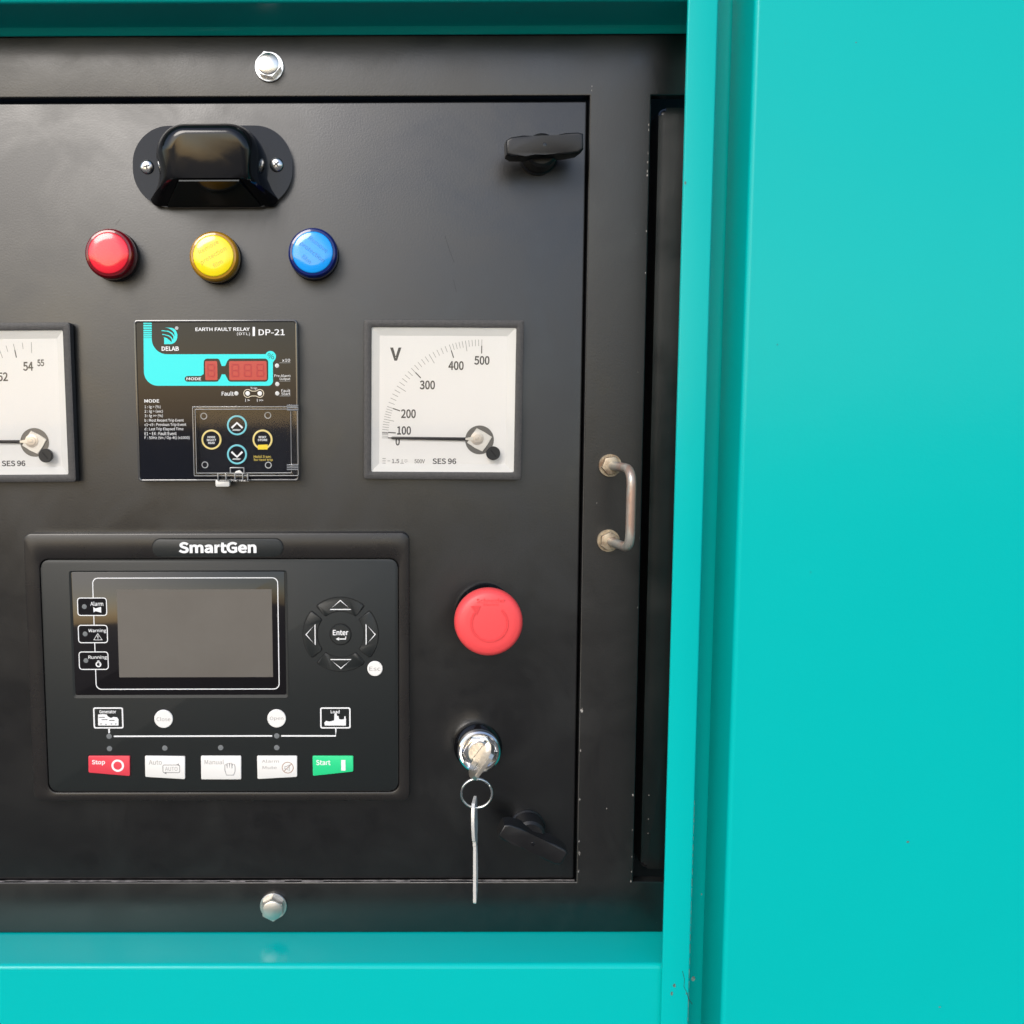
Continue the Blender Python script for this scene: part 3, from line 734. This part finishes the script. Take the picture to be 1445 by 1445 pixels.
text('Hold 3 sec', box(990, 1124, 1126, 1146), HP + .03, YEL, face); text('for test trip', box(990, 1150, 1138, 1174), HP + .03, YEL, face)
for x, y in ((598, 818), (1100, 812), (607, 1200), (1104, 1202)):
    obj('screw_hole', frame(nb(), circ(*za(x, y), 2.05, 24), circ(*za(x, y), 1.55, 24), HP - .1, HP + .25), PG, face)
# clear flap with hinges and latch
HC = 13.5
def cbox(x0, y0, x1, y1, h=HC):
    a, b = A.p(zA(x0, y1), h), A.p(zA(x1, y0), h); return (a[0], a[1], b[0], b[1])
cb = cbox(518, 738, 1338, 1292); 
flap = obj('clear_flap', flat(nb(), rr(cb[0] + 1.0, cb[1] + 1.0, cb[2] - 1.0, cb[3] - 1.0, .8, 3), HC - .6), CLEAR, rl)
obj('flap_rim', frame(nb(), rr(*cb, .8, 3), rr(cb[0] + 2.0, cb[1] + 2.2, cb[2] - 4.6, cb[3] - 2.0, .5, 3), HP + .1, HC + .25, .3), CLEAR, flap)
EDGE = mat('acrylic_edge_glint', (.22, .225, .23), .12, spec=.8, coat=.8)
obj('rim_edge', frame(nb(), rr(cb[0] + .2, cb[1] + .2, cb[2] - .2, cb[3] - .2, .8, 3), rr(cb[0] + .65, cb[1] + .65, cb[2] - .65, cb[3] - .65, .5, 3), HC + .1, HC + .5, .1), EDGE, flap)
obj('rim_edge', frame(nb(), rr(cb[0] + 1.7, cb[1] + 1.9, cb[2] - 4.3, cb[3] - 1.7, .5, 3), rr(cb[0] + 2.1, cb[1] + 2.3, cb[2] - 4.7, cb[3] - 2.1, .4, 3), HC + .1, HC + .45, .1), EDGE, flap)
for y in (752, 1218):
    hb = cbox(1262, y - 26, 1340, y + 26)
    hg = obj('hinge', prism(nb(), rr(*hb, .8, 3), HP, HC + 1.0, .4), CLEAR, flap)
    for k in range(3):
        zz = hb[1] + (hb[3] - hb[1]) * (k + .5) / 3
        obj('hinge_knuckle', tube(nb(), [(hb[0] - .8, HC + .8, zz), (hb[2], HC + .8, zz)], .45, 8), EDGE, hg)
FROST = mat('frosted_acrylic', (.60, .59, .56), .25, coat=.6)
lb = cbox(705, 1262, 950, 1330); obj('latch', prism(nb(), rr(*lb, .8, 3), HRf, HC + 1.2, .4), CLEAR, flap)
lb2 = cbox(690, 1318, 800, 1372); obj('latch_tab', prism(nb(), rr(*lb2, .9, 4), HRf, HC + .6, .5), FROST, flap)
for x in (712, 775, 845, 905, 945):
    a = A.p(zA(x, 1296), HC); obj('latch_rib', prism(nb(), rr(a[0] - .35, a[1] - 2.1, a[0] + .35, a[1] + 2.1, .3, 2), HC, HC + 1.7, .15), EDGE, flap)
lb3 = cbox(804, 1218, 918, 1270); obj('latch_hook', frame(nb(), rr(*lb3, .5, 3), rr(lb3[0] + .7, lb3[1] + .7, lb3[2] - .7, lb3[3] - .7, .3, 3), HC, HC + 1.2, .2), EDGE, flap)
obj('latch_hook', prism(nb(), [A.p(zA(*p), HC) for p in ((842, 1262), (905, 1262), (880, 1240), (850, 1250))], HC, HC + 1.0, .2), FROST, flap)

# ------------------------------------------------------------------ generating-set controller
HK = 9.0
r0 = rect(*zC(72, 45), *zD(1004, 1411), HK); c = ((r0[0] + r0[2]) / 2, (r0[1] + r0[3]) / 2); A = At(c)
kc = thing('generator_controller', 'large black generator controller with grey screen and coloured keys', 'controller', c)
w2, h2 = (r0[2] - r0[0]) / 2, (r0[3] - r0[1]) / 2
def pC(x, y, h): return A.p(zC(x, y), h)
def pD(x, y, h): return A.p(zD(x, y), h)
def bx(a, b, h):
    p, q = a[0](*a[1:], h), b[0](*b[1:], h); return (p[0], q[1], q[0], p[1])
ib = bx((pC, 128, 178), (pD, 950, 1364), HK)
obj('seam', prism(nb(), rr(-w2 + 1, -h2 + 1, w2 - 1, h2 - 1, 4), 0, HK - 3), SEAM, kc)
obj('outer_case', frame(nb(), rr(-w2, -h2, w2, h2, 5, 8), rr(ib[0], ib[1], ib[2], ib[3], 5.5, 8), 0, HK, 1.0), CASE, kc)
pn = obj('membrane_panel', prism(nb(), rr(ib[0] + .45, ib[1] + .45, ib[2] - .45, ib[3] - .45, 5.2, 8), 3, HK - .6, .5), FASC, kc)
HM = HK - .6; HQ = HM + .06
pb = bx((pC, 705, 74), (pD, 360, 163), HK)
pill = obj('name_plate', prism(nb(), rr(*pb, (pb[3] - pb[1]) * .48, 8), HK - 1, HK + .5, .3), FASC, kc)
obj('name_plate_groove', frame(nb(), rr(pb[0] - .45, pb[1] - .45, pb[2] + .45, pb[3] + .45, (pb[3] - pb[1]) * .5, 8), rr(*pb, (pb[3] - pb[1]) * .48, 8), HK - .5, HK + .06), SEAM, kc)
SILV = mat('white_logo_enamel', (.84, .84, .84), .2, coat=.4)
text('SmartGen', bx((pC, 838, 90), (pD, 224, 146), HK + .7), HK + .5, SILV, pill, bold=.035, depth=.35)
# screen
gb = bx((pC, 290, 243), (pD, 376, 868), HM)
obj('screen_rebate', frame(nb(), rr(gb[0] - 1.3, gb[1] - 1.9, gb[2] + 1.3, gb[3] + .8, 1.6, 4), rr(*gb, 1.0, 4), HM - .3, HM + .45, .0, HM + .05), FASC, kc)
gl = obj('screen_glass', prism(nb(), rr(*gb, 1.0, 4), HM - .8, HM + .12, .1), GLASSB, kc)
HG = HM + .18
lc = bx((pC, 522, 332), (pD, 308, 778), HG)
obj('lcd', prism(nb(), [(lc[0], lc[1]), (lc[2], lc[1]), (lc[2], lc[3]), (lc[0], lc[3])], HM, HG), LCD, gl)
ob = bx((pC, 397, 272), (pD, 342, 841), HG); t_ = .55
obj('screen_outline', frame(nb(), rr(*ob, 3.6, 8), rr(ob[0] + t_, ob[1] + t_, ob[2] - t_, ob[3] - t_, 3.1, 8), HM + .05, HG), PW, gl)
for k, (y0, s) in enumerate(((373, 'Alarm'), (512, 'Warning'), (648, 'Running'))):
    b = bx((pC, 320 + 4 * k, y0), (pC, 475 + 4 * k, y0 + 93), HG)
    fl = obj('status_field', prism(nb(), rr(*b, 2.0, 5), HM + .05, HG + .04), GLASSB, gl)
    obj('field_outline', frame(nb(), rr(*b, 2.0, 5), rr(b[0] + .55, b[1] + .55, b[2] - .55, b[3] - .55, 1.5, 5), HM + .1, HG + .1), PW, fl)
    cx, cz = pC(358 + 4 * k, y0 + 46, HG)
    obj('indicator', lathe(nb(), [(1.5, HG), (1.5, HG + .15), (0, HG + .3)], 20, (cx, cz)), LEDG, fl)
    xa = 388 - (10 if k else 0); 
    tb = bx((pC, xa, y0 + 20), (pC, (455, 470, 474)[k], y0 + 42), HG)
    text(s, tb, HG + .12, PW, fl, bold=.008)
    ix, iz = pC(424 + 3 * k, y0 + 62, HG); bm = nb()
    if k == 0:
        flat(bm, [(ix - 2.4, iz + 1.7), (ix - 1.2, iz + .9), (ix - .4, iz + 1.0), (ix + 2.4, iz + 1.8), (ix + 2.4, iz - 1.8), (ix - .4, iz - 1.0), (ix - 1.2, iz - .9), (ix - 2.4, iz - 1.7)], HG + .12)
    elif k == 1:
        ribbon(bm, [(ix - 2.6, iz - 1.8), (ix + 2.6, iz - 1.8), (ix, iz + 2.2)], .5, HG + .12, True); ribbon(bm, [(ix, iz + .9), (ix, iz - .5)], .45, HG + .12); ribbon(bm, [(ix, iz - .8), (ix, iz - 1.2)], .45, HG + .12)
    else:
        ribbon(bm, circ(ix, iz - .4, 1.4, 16), .8, HG + .12, True); flat(bm, [(ix - .9, iz + .9), (ix + .9, iz + .9), (ix + .6, iz + 2.0), (ix - .6, iz + 2.0)], HG + .12); ribbon(bm, [(ix + .4, iz - .4), (ix + 1.2, iz + .2)], .5, HG + .12)
    obj('status_icon', bm, PW, fl)
# arrow keys
kx, kz = pD(653, 560, HM); s = .1163
RO, RI = 199 * s, 127 * s
for k, a0 in enumerate((90, 0, 270, 180)):
    def seg(ro, ri, da):
        pts = []
        for j in range(13): a = rad(a0 - da + 2 * da * j / 12); pts.append((kx + ro * math.cos(a), kz + ro * math.sin(a)))
        for j in range(13): a = rad(a0 + da - 2 * da * j / 12); rr_ = ri; pts.append((kx + rr_ * math.cos(a) , kz + rr_ * math.sin(a)))
        return pts
    # corners cut so that the ends read rounded
    def soft(pts):
        P = []
        n = len(pts)
        for i in range(n):
            p, q, r2 = pts[i - 1], pts[i], pts[(i + 1) % n]
            v1 = (p[0] - q[0], p[1] - q[1]); v2 = (r2[0] - q[0], r2[1] - q[1]); l1, l2 = math.hypot(*v1), math.hypot(*v2)
            cs = (v1[0] * v2[0] + v1[1] * v2[1]) / (l1 * l2)
            if cs > -.7:
                c1, c2 = min(1.5, l1 * .6), min(1.5, l2 * .6)
                for tt in (0, .33, .67, 1):
                    u = (1 - tt) ** 2; w = 2 * tt * (1 - tt); y = tt ** 2
                    P.append((u * (q[0] + v1[0] / l1 * c1) + w * q[0] + y * (q[0] + v2[0] / l2 * c2), u * (q[1] + v1[1] / l1 * c1) + w * q[1] + y * (q[1] + v2[1] / l2 * c2)))
            else: P.append(q)
        return P
    key = obj('arrow_key', prism(nb(), soft(seg(RO, RI, 39.5)), HM - .5, HM + .75, .3), FASC, kc)
    obj('key_gap', prism(nb(), soft(seg(RO + .5, RI - .5, 40.8)), HM - .5, HM + .03), SEAM, key)
    ca, sa = math.cos(rad(a0)), math.sin(rad(a0)); ro = 158 * s
    tri = [(ro - 2.6, -6.4), (ro - 2.6, 6.4), (ro + 3.0, 0)]
    obj('arrow_print', ribbon(nb(), [(kx + p * ca - q * sa, kz + p * sa + q * ca) for p, q in tri], .75, HM + .8, True), PW, key)
ek = obj('enter_key', lathe(nb(), [(55 * s, HM - .5), (55 * s, HM + .5), (53 * s, HM + .8), (0, HM + .85)], 40, (kx, kz)), FASC, kc)
obj('key_gap', lathe(nb(), [(0, HM + .02), (60 * s, HM + .02), (60 * s, HM - .3)], 40, (kx, kz)), SEAM, ek)
text('Enter', bx((pD, 613, 538), (pD, 692, 565), HM + .8), HM + .9, PW, ek, bold=.02)
ax, az = pD(655, 584, HM + .8)
bm = ribbon(nb(), [(ax + 2.9, az + 1.6), (ax + 2.9, az), (ax - 1.6, az)], .7, HM + .9); flat(bm, [(ax - 1.2, az + 1.1), (ax - 3.2, az), (ax - 1.2, az - 1.1)], HM + .9)
obj('return_arrow', bm, PW, ek)
def roundkey(p, r, word, wb):
    cx, cz = p
    k = obj('round_key', lathe(nb(), [(r * s, HM - .5), (r * s, HM + .6), ((r - 3) * s, HM + .95), (0, HM + 1.0)], 40, p), KEYW, kc)
    obj('key_gap', lathe(nb(), [(0, HM + .02), ((r + 5) * s, HM + .02), ((r + 5) * s, HM - .3)], 40, p), SEAM, k)
    text(word, (cx - wb, cz - 1.3, cx + wb, cz + 1.3), HM + 1.04, PFW, k)
roundkey(pC(763, 990, HM), 50, 'Close', 4.3); roundkey(pD(327, 988, HM), 50, 'Open', 4.2); roundkey(pD(828, 734, HM), 41, 'Esc', 3.5)
# mimic line, icons, indicators
bm = nb()
ribbon(bm, [pC(508, 1080, HM), pD(304, 1078, HM)], .95, HQ); obj('mimic_line', bm, PW, pn)
obj('mimic_line', ribbon(nb(), [pD(350, 1078, HM), pD(628, 1078, HM), pD(628, 1040, HM)], .95, HQ), PW, pn)
obj('mimic_line', ribbon(nb(), [pC(484, 1038, HM), pC(484, 1064, HM)], .95, HQ), PW, pn)
for fn, x0, word in ((pC, 402, 'Generator'), (pD, 548, 'Load')):
    b = bx((fn, x0, 933), (fn, x0 + 156, 1040), HM)
    ic = obj('icon_outline', frame(nb(), rr(*b, 1.2, 4), rr(b[0] + .85, b[1] + .85, b[2] - .85, b[3] - .85, .6, 4), HM - .1, HQ), PW, pn)
    f = lambda x, y: fn(x0 + x, 933 + y, HM)
    tb = bx((fn, x0 + (32 if word != 'Load' else 54), 946), (fn, x0 + (118 if word != 'Load' else 100), 963), HM)
    text(word, tb, HQ, PW, ic, bold=.02)
    if word == 'Generator':
        P = [(26, 92), (26, 36), (48, 34), (70, 36), (76, 46), (92, 54), (104, 48), (122, 50), (130, 60), (130, 92)]
    else:
        P = [(24, 92), (22, 76), (32, 68), (48, 72), (72, 66), (74, 30), (84, 30), (86, 42), (94, 44), (96, 58), (108, 62), (122, 60), (124, 44), (129, 44), (132, 60), (132, 92)]
    bm = flat(nb(), [f(*p) for p in P], HQ); bmesh.ops.triangulate(bm, faces=bm.faces[:], ngon_method='EAR_CLIP')
    obj('icon_shape', bm, PW, ic)
    if word == 'Generator':
        bm = nb()
        for a in (((30, 50), (60, 50)), ((44, 62), (74, 62)), ((82, 66), (110, 66)), ((36, 84), (46, 84)), ((62, 86), (70, 86)), ((90, 84), (98, 84)), ((112, 84), (120, 84))): ribbon(bm, [f(*a[0]), f(*a[1])], .45, HQ + .04)
        obj('icon_detail', bm, FASC, ic)
for p in (pC(484, 1080, HM), pC(486, 1143, HM), pC(768, 1140, HM), pC(1053, 1138, HM), pD(327, 1078, HM), pD(327, 1138, HM)):
    obj('indicator', lathe(nb(), [(14.5 * s, HM - .2), (14.5 * s, HM + .12), (0, HM + .3)], 24, p), LEDG, kc)
def padkey(q, m, word, wb, wm, two=None):
    cx, cz = sum(p[0] for p in q) / 4, sum(p[1] for p in q) / 4
    def soften(q, r=.9):
        P = []
        for i in range(4):
            p, c0, n_ = q[i - 1], q[i], q[(i + 1) % 4]
            for tt in (0, .33, .67, 1):
                l1 = math.hypot(p[0] - c0[0], p[1] - c0[1]); l2 = math.hypot(n_[0] - c0[0], n_[1] - c0[1])
                A1 = (c0[0] + (p[0] - c0[0]) / l1 * r, c0[1] + (p[1] - c0[1]) / l1 * r); A2 = (c0[0] + (n_[0] - c0[0]) / l2 * r, c0[1] + (n_[1] - c0[1]) / l2 * r)
                u = (1 - tt) ** 2; w = 2 * tt * (1 - tt); y = tt ** 2
                P.append((u * A1[0] + w * c0[0] + y * A2[0], u * A1[1] + w * c0[1] + y * A2[1]))
        return P
    k = obj('mode_key', prism(nb(), soften(q), HM - .5, HM + 1.0, .4), m, kc)
    g_ = [(cx + (p[0] - cx) * 1.07, cz + (p[1] - cz) * 1.14) for p in q]
    obj('key_gap', prism(nb(), soften(g_, 1.2), HM - .5, HM + .02), SEAM, k)
    text(word, wb, HM + 1.05, wm, k, bold=.02 if wm == PW else 0, align='LEFT')
    return k
HZ = HM + 1.05
k = padkey([pC(381, 1263, HM), pC(592, 1281, HM), pC(592, 1178, HM), pC(380, 1178, HM)], KEYR, 'Stop', bx((pC, 398, 1198), (pC, 466, 1226), HM), PW)
obj('key_symbol', frame(nb(), circ(*pC(530, 1227, HM), 34 * s, 32), circ(*pC(530, 1227, HM), 23 * s, 32), HM + .9, HZ), PW, k)
k = padkey([pC(670, 1285, HM), pC(873, 1297, HM), pC(873, 1180, HM), pC(668, 1178, HM)], KEYW, 'Auto', bx((pC, 688, 1198), (pC, 755, 1222), HM), PFW)
b = bx((pC, 758, 1222), (pC, 848, 1264), HM); bm = nb(); frame(bm, rr(*b, 1, 3), rr(b[0] + .4, b[1] + .4, b[2] - .4, b[3] - .4, .7, 3), HM + .9, HZ)
for px_, pz in ((b[0] + 1.5, b[1]), (b[2] - 1.5, b[3])): flat(bm, [(px_ - .8, pz), (px_ + .8, pz + .8), (px_ + .8, pz - .8)], HZ + .02)
obj('key_symbol', bm, INKF, k); text('AUTO', (b[0] + 1.6, b[1] + 1.4, b[2] - 1.6, b[3] - 1.4), HZ, PFW, k)
k = padkey([pC(955, 1298, HM), pD(147, 1298, HM), pD(147, 1178, HM), pC(953, 1178, HM)], KEYW, 'Manual', bx((pC, 972, 1196), (pC, 1070, 1220), HM), PFW)
hd = [(72, 1275), (64, 1250), (64, 1222), (72, 1218), (76, 1240), (76, 1216), (86, 1214), (88, 1240), (90, 1214), (99, 1214), (100, 1240), (103, 1218), (112, 1220), (116, 1232), (116, 1256), (108, 1275)]
obj('key_symbol', ribbon(nb(), [pD(x, y, HM) for x, y in hd], .4, HZ, True), INKF, k)
k = padkey([pD(230, 1296, HM), pD(432, 1285, HM), pD(432, 1178, HM), pD(227, 1178, HM)], KEYW, 'Alarm\nMute', bx((pD, 252, 1196), (pD, 340, 1244), HM), PFW)
cx, cz = pD(384, 1237, HM); bm = ribbon(nb(), circ(cx, cz, 30 * s, 28), .42, HZ, True); ribbon(bm, [(cx - 2.4, cz - 2.4), (cx + 2.4, cz + 2.4)], .42, HZ)
obj('key_symbol', bm, mat('brown_print', (.36, .20, .13), .5), k)
bm = ribbon(nb(), [(cx - 1.8, cz - .8), (cx - .6, cz - .8), (cx + .9, cz - 2), (cx + .9, cz + 2), (cx - .6, cz + .8), (cx - 1.8, cz + .8)], .35, HZ + .02, True); obj('horn_symbol', bm, INKF, k)
k = padkey([pD(512, 1280, HM), pD(718, 1258, HM), pD(718, 1178, HM), pD(510, 1178, HM)], KEYG, 'Start', bx((pD, 528, 1198), (pD, 602, 1224), HM), PW)
b = bx((pD, 656, 1198), (pD, 678, 1252), HM); obj('key_symbol', flat(nb(), [(b[0], b[1]), (b[2], b[1]), (b[2], b[3]), (b[0], b[3])], HZ), PW, k)

# ------------------------------------------------------------------ emergency stop
c = at(690.5, 880, 36); es = thing('emergency_stop_button', 'red mushroom emergency stop button above the key switch', 'stop button', c)
obj('collar', lathe(nb(), [(0, 0), (18.2, 0), (18.2, 3.5), (17.6, 4.5), (15.5, 6.5), (14.2, 9), (14.2, 16), (0, 16)]), GLOSS, es)
obj('stem', lathe(nb(), [(12, 15), (12, 27), (0, 27)]), SATIN, es)
obj('mushroom_head', lathe(nb(), [(0, 24), (14, 24), (18.7, 25), (20, 26.6), (20.4, 29), (20.2, 32.4), (19.3, 35.0), (17.2, 36.4), (13.5, 36.9), (8, 37.2), (0, 37.3)], 64), REDB, es, 60)
pts = [(10.6 * math.cos(rad(a)), 10.6 * math.sin(rad(a)) + .3) for a in range(-228, 49, 6)]
def raised(bm, pts, w, h0, h1):
    n = len(pts); L = []
    for i in range(n):
        p, q = pts[max(i - 1, 0)], pts[min(i + 1, n - 1)]; dx, dz = q[0] - p[0], q[1] - p[1]; l = math.hypot(dx, dz)
        nx, nz = -dz / l * w / 2, dx / l * w / 2
        L.append([V(bm, pts[i][0] + nx, h0, pts[i][1] + nz), V(bm, pts[i][0] + nx * .7, h1, pts[i][1] + nz * .7), V(bm, pts[i][0] - nx * .7, h1, pts[i][1] - nz * .7), V(bm, pts[i][0] - nx, h0, pts[i][1] - nz)])
    for a, b in zip(L, L[1:]):
        for k_ in range(3): bm.faces.new((a[k_], a[k_ + 1], b[k_ + 1], b[k_]))
    return bm
obj('twist_arrow', raised(nb(), pts, 1.7, 36.7, 37.45), REDD, es)
obj('arrow_head', prism(nb(), [(-11.0, 10.6), (-5.2, 10.8), (-7.4, 5.4)], 36.2, 37.42), REDD, es)
text('Schneider', (-7.6, 12.6, 9.2, 15.2), 36.4, REDD, es, depth=.55); text('Electric', (-3.5, 10.9, 5.5, 12.3), 36.7, REDD, es, depth=.45)

# ------------------------------------------------------------------ key switch, keys and ring
c = at(676.5, 1062, 12); A = At(c)
kw = thing('key_switch', 'round chrome key switch set below the red stop button', 'key switch', c)
obj('rear_collar', lathe(nb(), [(0, 0), (15.2, 0), (15.2, 2), (14.3, 3.2), (13.0, 4.4), (0, 4.4)], 48), GLOSS, kw)
obj('bezel_ring', lathe(nb(), [(13.2, 4), (13.6, 6), (13.6, 9.5), (13.2, 11.2), (12.2, 12.0), (11.2, 11.6), (10.4, 10.4), (10.0, 9.0), (0, 9.0)], 56), CHROME, kw)
obj('cap_nut', prism(nb(), circ(0, 0, 10.2, 6), 8.5, 11.4, .8), CHROME, kw)
obj('lock_core', lathe(nb(), [(7.3, 10.5), (7.3, 12.6), (6.8, 13.1), (0, 13.1)], 40), NICKEL, kw)
sa_ = rad(54)
obj('keyway', ribbon(nb(), [(-4.6 * math.cos(sa_), -4.6 * math.sin(sa_)), (4.6 * math.cos(sa_), 4.6 * math.sin(sa_))], 2.9, 13.15), SEAM, kw)
# key in the lock: thin plate standing out from the core; local axes: u across the bow, h outwards
def key_mesh(bow_w, blade_w, blade_l, bow_l, th, teeth):
    """key plate in the (u, v) plane, v along the key from blade tip (0) to bow end"""
    P = [(-blade_w / 2, 1.2), (-blade_w / 2 + 1.2, 0)]
    P += [(blade_w / 2 - 1.2, 0)]
    n = teeth
    for k in range(n):
        v = 1.5 + (blade_l - 6) * k / max(n - 1, 1); P.append((blade_w / 2 - (1.5 if k % 2 else .1) - (.5 if k % 3 == 0 else 0), v))
    P += [(blade_w / 2, blade_l - 3), (blade_w / 2 + 1.4, blade_l - 2.6), (blade_w / 2 + 1.4, blade_l)]
    for k in range(13):
        a = rad(-55 + 110 * k / 12); P.append((bow_w / 2 * (.72 + .28 * math.cos(a * 1.2)), blade_l + bow_l * (.08 + .84 * k / 12)))
    P += [(bow_w * .30, blade_l + bow_l), (-bow_w * .30, blade_l + bow_l)]
    for k in range(13):
        a = rad(55 - 110 * k / 12); P.append((-bow_w / 2 * (.72 + .28 * math.cos(a * 1.2)), blade_l + bow_l * (.92 - .84 * k / 12)))
    P += [(-blade_w / 2 - 1.4, blade_l), (-blade_w / 2 - 1.4, blade_l - 2.6), (-blade_w / 2, blade_l - 3)]
    bm = nb()
    a = [bm.verts.new((u, v, -th / 2)) for u, v in P]; b = [bm.verts.new((u, v, th / 2)) for u, v in P]; m_ = len(P)
    for i in range(m_): bm.faces.new((a[i], a[(i + 1) % m_], b[(i + 1) % m_], b[i]))
    f1 = bm.faces.new(b); f2 = bm.faces.new(a[::-1])
    bmesh.ops.recalc_face_normals(bm, faces=bm.faces[:])
    es_ = [e for e in bm.edges if e.calc_face_angle(0) > 1.2 and abs(e.verts[0].co.z - e.verts[1].co.z) < 1e-5]
    bmesh.ops.bevel(bm, geom=es_, offset=.22, segments=2, affect='EDGES')
    bmesh.ops.triangulate(bm, faces=[f for f in bm.faces if len(f.verts) > 8], ngon_method='EAR_CLIP')
    return bm
ky = thing('ignition_key', 'flat nickel key pushed into the chrome key switch', 'key', c, 'keys on the split ring', 0, 13.2)
bm = key_mesh(23, 8, 16, 24, 2.5, 4)
for v in bm.verts:
    u, l, w = v.co.x, v.co.y, v.co.z
    l -= 14                                                        # most of the blade is inside the core
    v.co = Vector((u * math.cos(sa_) - w * math.sin(sa_), -l, u * math.sin(sa_) + w * math.cos(sa_)))
bmesh.ops.delete(bm, geom=[f for f in bm.faces if f.calc_center_median().y > 1.0], context='FACES')
kb = obj('key_plate', bm, NICKEL, ky)
# split ring
hr = 33.0
rc = at(672.5, 1119.5, hr); R = 9.3
rg = thing('split_ring', 'small steel split ring hanging from the key in the switch', 'key ring', rc, None, 0, hr)
bm = nb()
path = []
for k in range(96):
    a = 4 * PI * k / 95 + .6; off = .55 * (k / 95 - .5) * 2
    path.append((R * math.cos(a), off + 2.2 * math.sin(a) * .4, R * math.sin(a)))
obj('ring_wire', tube(bm, path, .68, 10), ZINC, rg, 60)
# spare key hanging edge-on
kt = at(672, 1131, hr); kbp = at(670.5, 1272, hr - 3)
sk = thing('spare_key', 'thin spare key hanging edge-on below the split ring', 'key', kbp, 'keys on the split ring', rad(-.4), hr - 3)
Lk = kt[1] - kbp[1]
bm = key_mesh(20, 8.2, Lk * .62, Lk * .38, 1.9, 16)
ra_ = rad(80)
for v in bm.verts:
    u, l, w = v.co.x, v.co.y, v.co.z
    bend = .5 * math.sin(l / Lk * 5)
    v.co = Vector((u * math.cos(ra_) - w * math.sin(ra_) + bend, u * math.sin(ra_) + w * math.cos(ra_), l))
obj('key_plate', bm, mat('bright_key_plate', (.74, .73, .70), .42, metal=.45, bump=[(500, .2, .0005)]), sk)

# ------------------------------------------------------------------ wing knobs (quarter-turn latches)
def wing(c, rot, label, span=44.0):
    t = thing('wing_knob', label, 'wing knob', c, 'black wing knobs latching the instrument door', rot)
    obj('boss', lathe(nb(), [(0, 0), (11.5, 0), (11.5, 1.6), (10.6, 2.6), (10.2, 8), (9.6, 14), (8.0, 15.5), (0, 15.5)], 40), SATIN, t)
    H = span / 2
    up = [(-H, 3.2), (-H * .86, 5.0), (-H * .55, 5.9), (-H * .28, 5.3), (0, 3.9), (H * .28, 5.3), (H * .55, 6.3), (H * .86, 6.2), (H, 5.2)]
    dn = [(H, -3.2), (H * .86, -5.2), (H * .5, -5.8), (H * .25, -5.0), (0, -4.0), (-H * .25, -5.0), (-H * .5, -5.8), (-H * .86, -6.0), (-H, -4.4)]
    bm = nb(); prism(bm, up + dn, 11, 26, 1.3, 3)
    for v in bm.verts:                                             # wings sweep outwards towards the tips
        h = -v.co.y; q = (abs(v.co.x) / H) ** 1.6
        v.co.y = -(h + q * (1.5 if h > 18 else 5.0))
    obj('wing', bm, SATIN, t, 35)
    obj('cap_pin', lathe(nb(), [(1.6, 25.5), (1.6, 26.1), (1.1, 26.5), (0, 26.6)], 16), GLOSS, t)
    return t
wing(at(769, 204, 27), rad(-2), 'level black wing knob in the upper corner of the door')
wing(at(751, 1189, 24), rad(27), 'slanted black wing knob in the lower corner of the door', 43)

# ------------------------------------------------------------------ pull handle on the frame
ca_, cb_ = at(862, 657, HF + 3), at(859.5, 763.5, HF + 3)
ph = thing('pull_handle', 'worn steel bar pull handle with two hex nuts on the black frame', 'handle', cb_, None, 0, HF)
dz = ca_[1] - cb_[1]; dx0 = ca_[0] - cb_[0]
HB_ = 36.0
ht, hb_ = at(891, 664, HB_ + HF), at(889, 772, HB_ + HF)
ox = (ht[0] + hb_[0]) / 2 - cb_[0]
path = [(dx0, 0, dz), (dx0 + ox * .45, HB_ * .45, dz)]
def corner(p0, p1, p2, r, n=8):
    a, b, c2 = Vector(p0), Vector(p1), Vector(p2); u = (a - b).normalized() * r; w = (c2 - b).normalized() * r
    return [tuple((b + u) * (1 - k / n) ** 2 + b * 2 * (k / n) * (1 - k / n) + (b + w) * (k / n) ** 2) for k in range(n + 1)]
p0, p1, p2, p3 = (dx0, 0, dz), (dx0 * .8 + ox, HB_, dz), (ox, HB_, 0), (0, 0, 0)
path = [p0] + corner(p0, p1, p2, 10) + corner(p1, p2, p3, 9) + [p3]
obj('bar', tube(nb(), path, 2.75, 18), HANDLE, ph, 60)
for x, z, a in ((dx0, dz, 10), (0, 0, 25)):
    nt_ = obj('nut', prism(nb(), [(x + p, z + q) for p, q in [(6.0 * math.cos(rad(a + 60 * k)), 6.0 * math.sin(rad(a + 60 * k))) for k in range(6)]], 1.4, 5.8, .5), NUTM, ph)
    obj('washer', lathe(nb(), [(0, 0), (6.9, 0), (6.9, 1.4), (0, 1.4)], 32, (x, z)), NUTM, nt_)
